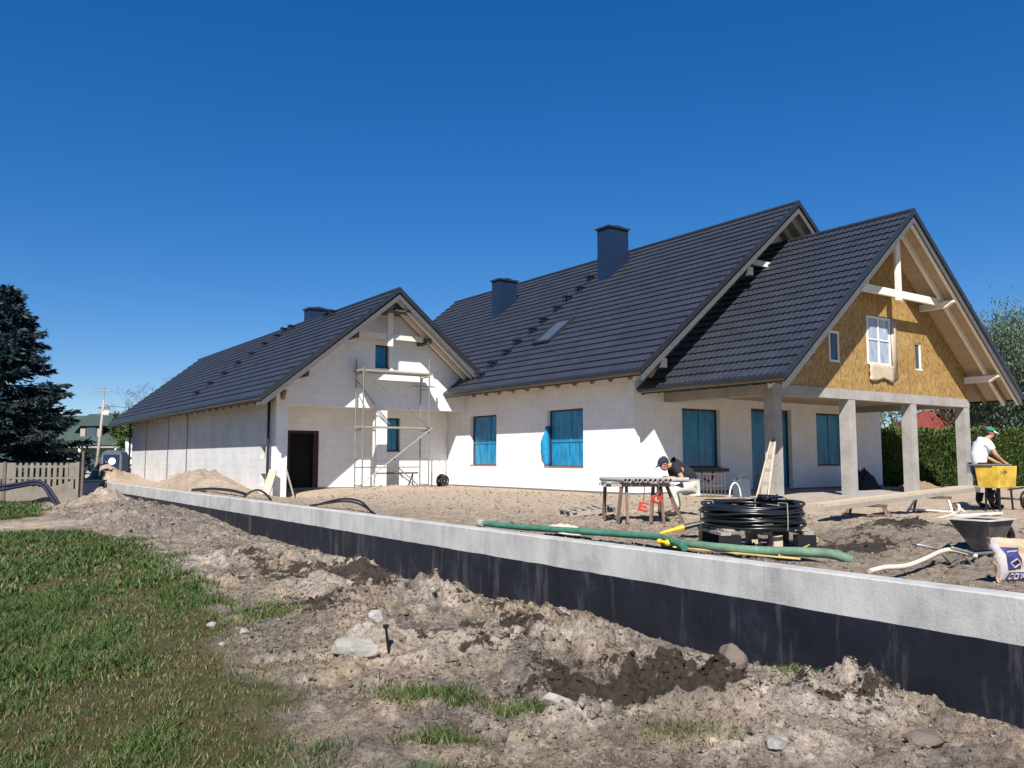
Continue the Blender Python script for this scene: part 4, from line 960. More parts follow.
o["label"] = "grey pipe held across the table by the crouching man"; o.scale = (1.1, .55, 1.1)
# red clamps on cords
def hang(name, label, build, x, y, z, ztop):
    root = thing(name, label, "clamp", TM @ Vector((x, y, z)))
    b = MB(); build(b); b.xf(frame_at(TM @ Vector((x, y, z)), YAW) @ Matrix.Rotation(R(12), 4, 'Y') @ Matrix.Scale(.78, 4)); b.build("clamp_body", M['red'], root)
    b = MB(); b.tube([TM @ Vector((x, y, z+.07)), TM @ Vector((x+.02, y, ztop))], .006, 5); b.build("cord", M['black'], root)
def eclamp(b):
    b.box(-.10, -.05, -.03, .03, -.11, .08)
    for z0, z1, x1 in ((-.11, -.065, .10), (-.03, .015, .06), (.04, .08, .10)): b.box(-.049, x1, -.03, .03, z0, z1)
def rclamp(b): b.tube([(.075*math.cos(a), 0, .075*math.sin(a)) for a in np.linspace(0, 6.28, 13)[:-1]], .035, 6, False, True); b.box(.06, .13, -.03, .03, .05, .10)
hang("pipe_clamp", "red E-shaped clamp hanging under the pipe table", eclamp, -.06, -.42, .24, .57)
hang("pipe_clamp", "red ring-shaped clamp hanging beside the crouching man's knee", rclamp, .16, -.36, .36, .57)
# coil of black pipe on its pallet
CC = Vector((8.34, 6.72, 0)); KM = frame_at(CC, R(-30))
kp = thing("pallet", "pallet with black blocks carrying the big black pipe coil", "pallet", CC)
for i in range(5):
    b = MB(); b.box(-.52, .52, -.44+i*.19, -.33+i*.19, .160, .185); b.xf(KM); b.build("slat", M['dplank'], kp)
for x in (-.50, 0, .50):
    b = MB(); b.box(x-.06, x+.06, -.46, .43, .115, .153); b.xf(KM); b.build("runner", M['dplank'], kp)
for x in (-.43, .12, .47):
    for y in (-.40, .36):
        b = MB(); w = .11 if x != .12 else .055; b.box(x-w, x+w, y-.07, y+.07, -.06, .113); b.xf(KM); b.build("block", M['black'] if x != .12 else M['plank'], kp)
b = MB(); rk = random.Random(5)
for l in range(9):
    for q in range(4):
        r0 = .488+.033*q+rk.uniform(-.02, .02); ox, oy = rk.uniform(-.02, .02), rk.uniform(-.02, .02)
        b.tube([CC+Vector((ox+r0*math.cos(a), oy+r0*math.sin(a), .206+l*.031+.012*math.sin(a*2+l*1.7+q)+.008*math.sin(a*5+l*2.9)+(.025*math.sin(a+1) if l > 6 else 0))) for a in np.linspace(0, 2*math.pi, 49)[:-1]], .0168, 8, False, True)
coil = thing("pipe_coil", "large coil of black plastic pipe bundled flat on a pallet", "pipe coil", CC+Vector((0, 0, .2)))
b.build("wound_pipe", M['pipe_black'], coil, True)
for a in (.6, 2.4, 4.5):
    b = MB(); c, s = math.cos(a), math.sin(a); pr = [(.47, .18), (.62, .18), (.625, .32), (.62, .49), (.47, .49), (.465, .32)]
    b.tube([CC+Vector((r0*c, r0*s, z)) for r0, z in pr], .006, 5, False, True); b.build("strap", M['dplank'], coil)
b = MB(); rk = random.Random(9)
for i in range(7):
    p = CC+Vector((.40, .10, .49)); q = [p+Vector((rk.uniform(-.16, .16), rk.uniform(-.16, .16), rk.uniform(0, .07))) for _ in range(4)]; b.tube(q, .012, 5)
tag(b.build("cable_tangle", M['hose_blue'], None, True), "tangle of thin blue grey cable lying on top of the pipe coil", "cable")
# narrow crate wood leaning on the first porch column
ld = thing("narrow_ladder", "short wooden ladder leaning against the left porch column", "ladder", (17.0, 13.0, 0))
la, lb = Vector((16.55, 13.05, -.05)), Vector((17.48, 13.36, 1.5))
side = Vector((.25, -.97, 0)).normalized()
for s in (-1, 1):
    b = MB(); b.beam(la+side*.15*s, lb+side*.05*s, .04, .07); b.build("side_rail", M['plank'], ld)
for k in range(5):
    f = .08+k*.21; p = la.lerp(lb, f); w = .145-.095*f; b = MB(); b.beam(p-side*w, p+side*w, .03, .10); b.build("rung", M['dplank'], ld)
b = MB(); b.beam(la+Vector((.03, .01, .02)), lb+Vector((.03, .01, 0)), .02, .16, side); b.build("back_board", M['dplank'], ld)
# clutter by the front wall
wc = thing("wire_crate", "rusty wire crate standing below the window behind the pipe coil", "crate", (17.0, 15.0, 0))
for z in (.02, .3, .6):
    b = MB(); b.tube([(16.75, 14.8, z), (17.3, 14.8, z), (17.3, 15.3, z), (16.75, 15.3, z)], .014, 5, False, True); b.build("ring", M['rust'], wc)
for x in np.linspace(16.75, 17.3, 5):
    for y in (14.8, 15.3):
        b = MB(); b.tube([(x, y, 0), (x, y, .62)], .010, 5); b.build("bar", M['rust'], wc)
b = MB(); b.tube([(17.15+.0*i+.22*math.cos(a), 14.35, .30*math.sin(a)*1.3) for i, a in enumerate(np.linspace(0, math.pi, 14))], .02, 6)
tag(b.build("white_hoop", M['white'], None, True), "white plastic hoop standing on the ground behind the pipe coil", "hoop")
jc = thing("jerrycan", "dark jerrycan standing on the porch edge behind the pipe coil", "jerrycan", (17.7, 14.6, .0))
b = MB(); b.prism([(17.5, .02), (17.95, .02), (17.95, .40), (17.85, .48), (17.58, .48), (17.5, .42)], 'y', 14.5, 14.72); b.build("can_body", M['toilet'], jc)
b = MB(); b.tube([(17.62, 14.61, .48), (17.64, 14.61, .55), (17.82, 14.61, .55), (17.84, 14.61, .48)], .018, 6); b.build("handle", M['toilet'], jc, True)
b = MB(); b.lathe([(.035, 0), (.035, .05)], (17.55, 14.61, .44), 8); b.build("lid", M['black'], jc)
# scaffold plank on trestles before the porch
ps = thing("scaffold_plank", "long pale plank laid across two trestles in front of the porch", "plank", (14.3, 8.3, .3))
b = MB(); b.beam((11.75, 8.22, .262), (16.95, 8.36, .452), .30, .05); b.build("plank_top", M['plank'], ps)
b = MB(); b.beam((11.8, 8.06, .205), (16.9, 8.20, .405), .03, .075); b.build("plank_edge", M['dplank'], ps)
b = MB(); b.beam((16.78, 8.02, .405), (16.95, 8.3, .425), .09, .10); b.build("end_block", M['stone'], ps)
for x, lab, z in ((13.25, "rusty trestle under the left half of the pale plank", .215), (15.35, "rusty trestle with a pale foot under the right half of the plank", .295)):
    tr = thing("trestle", lab, "trestle", (x, 8.25, 0))
    b = MB(); b.beam((x, 7.9, z), (x, 8.6, z), .05, .05); b.build("top_bar", M['rust'], tr)
    for y in (7.95, 8.55):
        for s in (-1, 1): b = MB(); b.beam((x, y, z-.02), (x+.14*s, y+.16*(-1 if y < 8.2 else 1), -.07), .035, .035); b.build("leg", M['timber_w'] if s < 0 and x > 14 else M['rust'], tr)
    b = MB(); b.beam((x-.12, 7.83, .06), (x-.12, 8.66, .06), .03, .03); b.build("stretcher", M['timber_w'] if x > 14 else M['rust'], tr)
hose("white_hose", [(14.2, 7.6, -.03), (15.0, 7.75, .0), (15.6, 7.9, .06), (15.9, 8.05, .14), (16.1, 8.2, .10), (16.3, 8.1, -.03)], .03, M['hose_white'], "white hose looped on the sand under the plank trestles")
for i, (x, y, ln, an, lab) in enumerate(((13.0, 7.55, 1.6, .35, "long grey lath lying on the sand left of the plank trestles"), (15.2, 7.35, 1.3, -.1, "pale lath lying on the sand beside the white hose"), (17.0, 11.3, 1.4, .5, "rough board lying in front of the porch columns"))):
    b = MB(); b.beam((x-ln/2*math.cos(an), y-ln/2*math.sin(an), .035), (x+ln/2*math.cos(an), y+ln/2*math.sin(an), .035), .09, .03); tag(b.build("lath", M['dplank'] if i != 1 else M['timber_w'], None), lab, "lath")
# bundles left on the porch floor
def tarp(name, c, rx, ry, h, mat, label, seed):
    rk = np.random.default_rng(seed); n, m = 22, 9; vs = []
    for i in range(m):
        for j in range(n):
            a = 2*math.pi*j/n; q = i/(m-1); k = 1+.22*(rk.random()-.5); z = h*(1-q**1.7)*(1+.5*(rk.random()-.5)); vs.append((c[0]+rx*q*k*math.cos(a), c[1]+ry*q*k*math.sin(a), c[2]+max(z, .0)))
    b = MB(); b.add(vs, [(i*n+j, (i+1)*n+j, (i+1)*n+(j+1) % n, i*n+(j+1) % n) for i in range(m-1) for j in range(n)])
    return tag(b.build(name, mat, None), label, "tarpaulin")
tarp("white_rag", (7.25, 9.05, .0), .16, .62, .10, M['hose_white'], "dirty white rag lying on the green hose by the wall top", 6)
tarp("crumpled_tarp", (26.0, 14.4, .01), 1.3, .6, .26, M['tail'], "brown crumpled tarpaulin on the porch floor between the right columns", 4)
tarp("crumpled_tarp", (25.2, 15.8, .01), .7, .5, .6, M['trouser_dark'], "dark bundled tarpaulin on the porch floor against the white wall behind the second column", 8)
# yellow tub on its stand
yt = thing("mixing_tub", "yellow mixing tub on a dark stand in front of the man in white", "tub", (17.5, 8.1, 0))
x0, x1, y0, y1 = 17.20, 17.98, 7.90, 8.36
b = MB(); b.add([(x0+.05, y0+.03, .43), (x1-.03, y0+.03, .43), (x1-.03, y1-.03, .43), (x0+.05, y1-.03, .43), (x0, y0, .86), (x1, y0, .86), (x1, y1, .86), (x0, y1, .86),
     (x0+.03, y0+.03, .86), (x1-.03, y0+.03, .86), (x1-.03, y1-.03, .86), (x0+.03, y1-.03, .86), (x0+.13, y0+.08, .5), (x1-.07, y0+.08, .5), (x1-.07, y1-.08, .5), (x0+.13, y1-.08, .5)],
    [(0, 3, 2, 1), (0, 1, 5, 4), (1, 2, 6, 5), (2, 3, 7, 6), (3, 0, 4, 7), (4, 5, 9, 8), (5, 6, 10, 9), (6, 7, 11, 10), (7, 4, 8, 11), (8, 9, 13, 12), (9, 10, 14, 13), (10, 11, 15, 14), (11, 8, 12, 15), (12, 13, 14, 15)])
ob = b.build("tub_shell", M['yellowdusty'], yt); md = ob.modifiers.new("bevel", 'BEVEL'); md.width = .012; md.segments = 2
b = MB(); b.box(x0-.03, x1+.02, y0+.10, y1+.14, .873, .90); b.box(x0-.03, x0+.0, y1+.08, y1+.14, .72, .872); b.build("rim_plate", M['steel'], yt)
for x, y in ((x0+.2, y0+.1), (x1-.1, y0+.1), (x0+.2, y1-.1), (x1-.1, y1-.1)):
    b = MB(); b.beam((x, y, .449), (x+.05*(1 if x > 17.6 else 0), y, -.02), .03, .03); b.build("leg", M['black'], yt)
b = MB(); b.tube([(x1+.05, 7.82, .2), (x1+.1, 8.4, .2)], .025, 6); b.build("axle", M['steel'], yt)
for y in (7.80, 8.40):
    b = MB(); b.tube([(x1+.06+.15*math.cos(a), y, .18+.15*math.sin(a)) for a in np.linspace(0, 6.28, 17)[:-1]], .045, 8, False, True); b.build("wheel", M['black'], yt, True)
b = MB(); b.beam((x0+.3, y0-.02, .40), (x1+.25, y0-.02, .43), .03, .03); b.build("push_bar", M['black'], yt)
def text_mesh(body, size, mat, parent, Mx, name):
    c = bpy.data.curves.new(name, 'FONT'); c.body = body; c.size = size; c.extrude = .001
    o = bpy.data.objects.new(name, c); COL.objects.link(o); bpy.context.view_layer.update()
    me = bpy.data.meshes.new_from_object(o.evaluated_get(bpy.context.evaluated_depsgraph_get())); bpy.data.objects.remove(o); bpy.data.curves.remove(c)
    me.transform(Mx); me.materials.clear(); me.materials.append(mat); return link(name, me, parent)
Rx = Matrix.Rotation(R(90), 4, 'X')
text_mesh("T-5A", .13, M['hose_blue'], yt, Matrix.Translation((17.27, 7.898, .70)) @ Matrix.Rotation(R(-6), 4, 'X') @ Rx @ Matrix.Rotation(R(4), 4, 'Z'), "lettering")
# wheelbarrow
wb = thing("wheelbarrow", "dusty metal wheelbarrow with a deep grey tray behind the paper bag", "wheelbarrow", (8.95, 4.3, 0))
xa, xb_, ya, yb_ = 8.72, 9.24, 4.12, 4.52
b = MB(); tp = [(xa, ya), (xb_, ya), (xb_, yb_), (xa, yb_)]; bt_ = [(xa+.16, ya+.10), (xb_-.10, ya+.10), (xb_-.10, yb_-.14), (xa+.16, yb_-.14)]; ins = .006
vs = [(x, y, .08) for x, y in bt_]+[(x, y, .375) for x, y in tp]+[(x+(.012 if x == xa else -.012), y+(.012 if y == ya else -.012), .375) for x, y in tp]+[(x, y, .095) for x, y in bt_]
b.add(vs, [(0, 3, 2, 1)]+[(i, (i+1) % 4, 4+(i+1) % 4, 4+i) for i in range(4)]+[(4+i, 4+(i+1) % 4, 8+(i+1) % 4, 8+i) for i in range(4)]+[(8+i, 8+(i+1) % 4, 12+(i+1) % 4, 12+i) for i in range(4)]+[(12, 13, 14, 15)])
b.build("tray", M['barrow'], wb)
b = MB()
for (p, q) in zip(tp, tp[1:]+tp[:1]): b.beam((*p, .385), (*q, .385), .05, .012)
b.build("rim", M['barrow_rim'], wb)
for s in (4.22, 4.44):
    b = MB(); b.tube([(9.75, s, .12), (9.1, s, .05), (8.6, s, .06), (8.05, s+.06*(1 if s > 4.4 else -1), .16)], .016, 6); b.build("handle", M['steel'], wb, True)
    b = MB(); b.tube([(8.86, s, .05), (8.62, s+.04, -.05), (8.40, s, .06)], .014, 6); b.build("leg", M['steel'], wb, True)
b = MB(); b.tube([(9.72+.13*math.cos(a), 4.43, .13+.13*math.sin(a)) for a in np.linspace(0, 6.28, 17)[:-1]], .045, 8, False, True); b.build("wheel", M['black'], wb, True)
# paper bag
def sack():
    root = thing("paper_bag", "slumped brown paper bag with blue printing on top of the wall edge", "bag", (7.6, 3.45, 0))
    rk = np.random.default_rng(2); nx, nz = 22, 16
    W, Hh, T_ = .50, .37, .16
    def P(u, v, side):
        # u along, v up, side -1 front +1 back
        puff = (math.sin(math.pi*min(max(u, .0), 1))**.45)*(math.sin(math.pi*(.10+.84*v))**.5)
        x = u*W-.05*v*(1-u)+.03*math.sin(v*3); z = v*Hh*(1-.10*u)-.01
        y = side*T_*.5*puff+.016*math.sin(u*9+v*5*side)+.012*math.sin(v*17+u*6)+.05*v
        return Vector((x, y, z))
    vs = []
    for side in (-1, 1):
        for i in range(nx+1):
            for k in range(nz+1): vs.append(P(i/nx, k/nz, side)+Vector(rk.normal(0, .0035, 3)))
    n1 = (nx+1)*(nz+1); F_ = []
    for s in range(2):
        for i in range(nx):
            for k in range(nz):
                a = s*n1+i*(nz+1)+k; f = (a, a+nz+1, a+nz+2, a+1); F_.append(f if s == 0 else f[::-1])
    def bridge(seq):
        for a, b_ in zip(seq[:-1], seq[1:]): F_.append((a, b_, b_+n1, a+n1))
    bridge([k for k in range(nz+1)][::1]); bridge([nx*(nz+1)+k for k in range(nz+1)][::-1]); bridge([i*(nz+1)+nz for i in range(nx+1)]); bridge([i*(nz+1) for i in range(nx+1)][::-1])
    Mx = frame_at((7.43, 3.46, -.02), R(-14)) 
    b = MB(); b.add(vs, F_); b.xf(Mx); bag = b.build("bag_shell", M['paper'], root, True, 50)
    def patch(name, mat, u0, u1, v0, v1, off, n=8, m=6):
        b = MB(); q = []
        for i in range(n+1):
            for k in range(m+1):
                u = u0+(u1-u0)*i/n; v = v0+(v1-v0)*k/m; q.append(P(u, v, -1)+Vector((0, -off, 0)))
        b.add(q, [(i*(m+1)+k, (i+1)*(m+1)+k, (i+1)*(m+1)+k+1, i*(m+1)+k+1) for i in range(n) for k in range(m)]); b.xf(Mx); return b.build(name, mat, root, True)
    patch("print_panel", M['paper_blue'], .10, .40, .30, .80, .010); patch("print_band", M['paper_blue'], .10, .98, .05, .24, .010)
    patch("print_edge", M['paper_white'], .0, .095, .05, .95, .011)
    def mark(name, segs, th):
        b = MB()
        for (u0, v0), (u1, v1) in segs:
            a = P(u0, v0, -1)+Vector((0, -.016, 0)); c = P(u1, v1, -1)+Vector((0, -.016, 0)); b.beam(a, c, .003, th, (0, 0, 1)) if abs(u1-u0)*W > abs(v1-v0)*Hh else b.beam(a, c, .003, th, (1, 0, 0))
        b.xf(Mx); b.build(name, M['paper_white'], root)
    mark("emblem", [((.16, .44), (.26, .34)), ((.26, .34), (.36, .44)), ((.16, .45), (.26, .55)), ((.26, .55), (.36, .45)), ((.14, .70), (.36, .73))], .012)
    for q in range(8):
        u = .14+q*.104
        if q in (0, 1, 4, 7): mark("printed_letter", [((u, .09), (u+.06, .09)), ((u+.06, .09), (u+.06, .20)), ((u+.06, .20), (u, .20)), ((u, .20), (u, .09))], .011)
        elif q in (2, 5): mark("printed_letter", [((u, .09), (u+.06, .20)), ((u+.06, .09), (u, .20))], .011)
        else: mark("printed_letter", [((u, .09), (u, .20)), ((u, .145), (u+.05, .145)), ((u, .20), (u+.06, .20))], .011)
sack()
# stones, stake
def rock(name, c, r, mat, label, seed, flat=.7, rotz=0):
    bm = bmesh.new(); bmesh.ops.create_icosphere(bm, subdivisions=3, radius=1); rk = np.random.default_rng(seed)
    pl0 = [(Vector(rk.normal(0, 1, 3)).normalized(), rk.uniform(.55, .9)) for _ in range(9)]
    from mathutils import noise as mn
    for v in bm.verts:
        p = v.co.copy()
        for nrm, d in pl0:
            k = p.dot(nrm)
            if k > d: p -= nrm*(k-d)
        p *= 1+.10*mn.noise(p*3+Vector((seed, 0, 0)))+.05*mn.noise(p*9+Vector((seed, 3, 0)))
        v.co = Vector((p.x*r[0], p.y*r[1], p.z*r[2]))
    me = bpy.data.meshes.new(name); bm.to_mesh(me); bm.free(); me.materials.append(mat)
    me.transform(frame_at(c, rotz)); return tag(link(name, me), label, "stone")
def gz_(x, y): return float(lower_z(np.array([x]), np.array([y]))[0])
for nm, x, y, r, mt, lab, sd, rz_ in (("concrete_chunk", 2.91, 6.26, (.20, .12, .10), 'stone', "broken white concrete slab piece beside the black stake", 3, -.7),
      ("stone", 3.60, 7.35, (.11, .09, .11), 'stone', "pale grey stone on the soil behind the black stake", 5, .3), ("stone", 5.55, 4.72, (.19, .13, .15), 'stone_b', "brown upright stone against the black coated wall", 6, .8),
      ("stone", 4.72, 2.66, (.15, .11, .06), 'stone_b', "flat brown grey stone in the loose soil at the lower right", 8, .2), ("stone", 2.45, 7.62, (.06, .05, .045), 'stone_d', "grey rounded stone at the edge of the lawn", 9, 1.1),
      ("stone", 2.36, 8.32, (.05, .04, .035), 'stone', "small pale stone on the lawn farthest from the wall", 10, .4), ("stone", 2.16, 7.3, (.035, .03, .02), 'stone', "tiny pale stone lying in the lawn grass", 12, .4),
      ("stone", 3.62, 4.62, (.13, .09, .07), 'stone', "pale crumbly stone at the edge of the dark pit", 13, -.5), ("stone", 3.84, 2.98, (.09, .06, .05), 'stone_d', "grey stone at the bottom edge near the grass tufts", 14, .5),
      ("stone", 3.42, 6.9, (.085, .07, .06), 'stone', "whitish stone on the soil heap left of the pit", 15, .9)):
    rock(nm, (x, y, gz_(x, y)+r[2]*.62), r, M[mt], lab, sd, rotz=rz_)
st = thing("stake", "thin black stake standing in the soil beside the white chunk", "stake", (3.22, 6.31, -.6))
b = MB(); zz = gz_(3.22, 6.31); b.tube([(3.235, 6.31, zz-.1), (3.20, 6.33, zz+.22)], .012, 6); b.build("shaft", M['black'], st, True, 40)
b = MB(); b.box(3.18, 3.22, 6.318, 6.342, zz+.205, zz+.235); b.build("head", M['black'], st)

# ------------------------------------------------------------------ surroundings
def leaves(name, P, size, mat, parent=None, dirs=None, aspect=.5, squash=1.0):
    """many small folded leaf faces at the points P"""
    P = np.asarray(P); n = len(P); s = size*rng.uniform(.55, 1.3, n)[:, None]
    d = rng.normal(0, 1, (n, 3)) if dirs is None else np.asarray(dirs)+rng.normal(0, .28, (n, 3))
    d[:, 2] *= squash; d /= np.linalg.norm(d, axis=1)[:, None]+1e-9
    e = np.cross(d, rng.normal(0, 1, (n, 3))); e /= np.linalg.norm(e, axis=1)[:, None]+1e-9
    v = np.stack([P, P+d*s*.5+e*s*aspect*.5, P+d*s, P+d*s*.5-e*s*aspect*.5], 1).reshape(-1, 3)
    idx = np.arange(n*4)
    return np_mesh(name, v, 4, idx, mat, parent)
def fence():
    F0 = np.array([4.80, 34.55]); stp = np.array([-2.2, 1.58]); L = np.linalg.norm(stp); yaw = math.atan2(-stp[1], -stp[0])
    root = thing("concrete_fence", "grey brown precast concrete fence with picket tops beyond the lawn", "fence", (F0[0], F0[1], -.75))
    for i in range(6):
        A = F0+stp*i; B = F0+stp*(i+1); Mx = frame_at((B[0], B[1], -.80), yaw)
        b = MB(); b.box(.06, L-.06, -.03, .03, 0, .30); b.box(.06, L-.06, -.028, .028, .302, .62); b.xf(Mx); b.build("lower_board", M['fence'], root)
        b = MB(); x = .06; n = 12; w = (L-.12)/n
        def arch(u): t = (u-.06)/(L-.12); return .66+.34*abs(2*t-1)**2.2
        b.box(.06, L-.06, -.028, .028, .624, .70)
        for k in range(n):
            xa = .06+k*w; xb = xa+w*.60; b.box(xa, xb, -.025, .025, .702, 1.06 if k % 1 == 0 else 1.0)
            if k < n-1:
                zt = arch(xa+w*.8); b.prism([(xb, .702), (xa+w, .702), (xa+w, min(zt+.12, 1.05)), (xb, min(zt+.1, 1.05))], 'y', -.022, .022)
        b.box(.06, L-.06, -.03, .03, 1.062, 1.13)
        for k in range(n):
            xa = .06+k*w; xb = xa+w*.60; b.box(xa, xb, -.025, .025, 1.132, 1.60); b.prism([(xa, 1.6), (xb, 1.6), ((xa+xb)/2+.03, 1.66), ((xa+xb)/2-.03, 1.66)], 'y', -.025, .025)
        b.box(.06, L-.06, -.021, .021, 1.48, 1.56)
        b.box(.06, .34, -.0215, .0215, 1.132, 1.66); b.box(L-.34, L-.06, -.0215, .0215, 1.132, 1.66)
        b.xf(Mx); b.build("picket_panel", M['fence'], root)
        b = MB(); b.box(L-.06, L+.06, -.07, .07, -.3, 1.70); b.xf(Mx); b.build("post", M['fencepost'] if i != 0 else M['fence'], root)
    b = MB(); b.tube([(F0[0]+.13, F0[1]-.1, -.9), (F0[0]+.13, F0[1]-.1, 1.3)], .05, 8); b.build("end_post", M['fencepost'], root, True, 40)
fence()
hose("blue_hose", [(.2, 36.9, .05), (2.2, 35.5, .02), (2.9, 35.0, .10), (3.4, 34.7, .20), (3.72, 34.45, .10), (3.95, 34.2, -.25), (4.15, 33.9, -.62)], .062, M['hose_blue'], "dark blue hose hanging along the fence and down to the lawn, upper of two")
hose("blue_hose", [(.2, 36.85, -.10), (2.2, 35.45, -.12), (2.9, 34.95, .0), (3.4, 34.6, .10), (3.68, 34.4, .0), (3.88, 34.15, -.35), (4.05, 33.85, -.64)], .055, M['hose_blue'], "dark blue hose hanging along the fence and down to the lawn, lower of two")
cn = thing("container", "dark tapered plastic container at the far end of the retaining wall", "container", (6.15, 40.1, -.6))
CM = frame_at((6.15, 40.1, -.62), R(-30))
b = MB(); b.prism([(-.33, 0), (.33, 0), (.42, .66), (-.42, .66)], 'y', -.3, .3); b.xf(CM); b.build("container_body", M['hose_blue'], cn)
b = MB(); b.box(-.46, .46, -.34, .34, .663, .72); b.xf(CM); b.build("rim", M['hose_blue'], cn)
# portable toilet
WM = frame_at((9.5, 54.5, -.75), R(-30))
pt = thing("portable_toilet", "grey blue portable toilet with a round white sign beyond the sand heaps", "portable toilet", (9.5, 54.5, -.75))
b = MB(); b.prism([(-.60, 0), (.60, 0), (.60, 1.9), (.50, 2.15), (.25, 2.28), (-.25, 2.28), (-.50, 2.15), (-.60, 1.9)], 'y', -.55, .55); b.xf(WM); b.build("cabin", M['toilet'], pt)
b = MB(); b.box(-.46, .46, -.575, -.553, .12, 2.0); b.xf(WM); b.build("door", M['chimney'], pt)
b = MB(); b.lathe([(.21, 0), (.21, .012)], (0, 0, 0), 20); b.xf(WM @ Matrix.Translation((.05, -.577, 1.62)) @ Matrix.Rotation(R(90), 4, 'X')); b.build("round_sign", M['white'], pt)
b = MB(); b.prism([(-.52, 2.0), (-.48, 2.0), (-.48, .1), (-.52, .1)], 'y', -.57, -.552); b.prism([(.48, 2.0), (.52, 2.0), (.52, .1), (.48, .1)], 'y', -.57, -.552); b.xf(WM); b.build("corner_rib", M['steel'], pt)
# far house with the green roof
GM = frame_at((11.32, 77.7, -.95), YAW)
gh = thing("green_roof_house", "grey house with a green sheet roof and a dormer behind the fence", "house", (11.32, 77.7, -.95))
b = MB(); b.box(-6.5, 3.1, 0, 7, 0, 3.2); b.xf(GM); b.build("wall", M['greyhouse'], gh)
b = MB(); b.prism([(-.9, 3.1), (3.5, 3.7), (7.9, 3.1), (3.5, 5.75)][:1]+[(3.5, 5.75), (7.9, 3.1)], 'x', -7.0, 2.2); b.xf(GM); rf = b.build("roof", M['greenroof'], gh)
b = MB(); b.add([(2.203, -.9, 3.1), (3.7, -.9, 3.1), (3.7, 7.9, 3.1), (2.203, 7.9, 3.1), (2.203, 3.5, 5.75)], [(0, 1, 4), (1, 2, 4), (2, 3, 4), (0, 3, 2, 1)]); b.xf(GM); b.build("hip_end", M['greenroof'], rf)
b = MB(); b.box(-.7, 1.1, .4, 3.2, 3.5, 4.75); b.xf(GM); dm = b.build("dormer", M['darkroof'], gh)
b = MB(); b.prism([(.2, 4.72), (3.5, 5.5), (3.5, 5.9), (.2, 4.95)], 'x', -1.6, 1.7); b.xf(GM); b.build("dormer_roof", M['greenroof'], dm)
for x in (-.75, .65): b = MB(); b.box(x, x+.42, .33, .40, 3.75, 4.5); b.xf(GM); b.build("dormer_panel", M['polewood'], dm)
b = MB(); b.box(-.25, .55, .35, .398, 3.7, 4.6); b.xf(GM); b.build("dormer_window", M['glass'], dm)
b = MB(); b.prism([(.3, 3.5), (.3, 4.6), (3.4, 4.6)], 'x', 1.75, 2.1); b.xf(GM); b.build("dark_gable", M['darkroof'], gh)  # small gable in dark roofing beside the dormer
for x, z0, w in ((-5.6, .9, 1.2), (-3.4, .9, 1.2), (-1.4, .2, 1.0), (.3, .9, 1.3)):
    b = MB(); b.box(x, x+w, -.03, -.003, z0, 2.3); b.xf(GM); wn_ = b.build("window", M['glass'], gh)
    b = MB(); b.box(x+w/2-.03, x+w/2+.03, -.045, -.032, z0, 2.3); b.xf(GM); b.build("frame", M['white'], wn_)
for x in (-2.9, -.2, 2.8): b = MB(); b.box(x-.1, x+.1, -.75, -.55, 0, 3.08); b.xf(GM); b.build("porch_post", M['white'], gh)
b = MB(); b.box(-6.6, 3.2, -.80, -.60, 2.86, 3.07); b.xf(GM); b.build("porch_beam", M['greyhouse'], gh)
wh = thing("white_shed", "small white lean-to shed seen past the garage end", "shed", (12.6, 66.9, -.9))
SM = frame_at((12.65, 66.9, -.9), YAW)
b = MB(); b.prism([(-.35, 0), (1.6, 0), (1.6, 2.2), (-.35, 3.3)], 'y', 0, 2.5); b.xf(SM); b.build("wall", M['white'], wh)
b = MB(); b.prism([(-.45, 3.38), (1.7, 2.2), (1.7, 2.28), (-.45, 3.48)], 'y', -.1, 2.6); b.xf(SM); b.build("roof", M['greenroof'], wh)
b = MB(); b.box(-.35, .2, -.04, -.003, 1.1, 1.25); b.box(-.35, .2, -.04, -.003, 1.9, 2.05); b.xf(SM); b.build("shelf_slats", M['darkroof'], wh)
# utility pole
up = thing("utility_pole", "pale leaning utility pole with an aerial in front of the green roofed house", "utility pole", (9.9, 63.9, -.9))
b = MB(); b.tube([(9.92, 63.95, -.95), (10.25, 63.77, 5.1)], [.12, .08], 8); b.build("pole_shaft", M['polewood'], up, True)
r_ = Vector((.817, -.577, 0)); p0 = Vector((10.25, 63.77, 5.0))
b = MB(); b.tube([p0, p0+Vector((.03, 0, 1.1))], .025, 6); b.tube([p0+r_*-.9+Vector((0, 0, .75)), p0+r_*.45+Vector((0, 0, .75))], .02, 6)
for k in range(6): q = p0+r_*(-.85+k*.2)+Vector((0, 0, .75)); b.tube([q-Vector((0, 0, .22)), q+Vector((0, 0, .22))], .012, 5)
b.build("aerial", M['steel'], up)
for z in (4.1, 4.55): b = MB(); b.beam(p0+r_*-.35+Vector((0, 0, z-5)), p0+r_*.42+Vector((0, 0, z-5)), .10, .12); b.build("crossarm", M['rust'], up)
for s in (.12, .30): b = MB(); b.lathe([(.05, 0), (.13, .06), (.13, .24), (.06, .34)], p0+r_*s+Vector((0, 0, -1.0)), 8); b.build("insulator", M['white'], up, True)
for k, dz in ((0, -.3), (1, -.8)):
    b = MB(); e0 = p0+Vector((0, 0, dz)); e1 = Vector((46, 84, 7.5+dz)); b.tube([e0.lerp(e1, t)-Vector((0, 0, 4*.9*t*(1-t))) for t in np.linspace(0, 1, 12)], .014, 5); b.build("cable", M['black'], up)

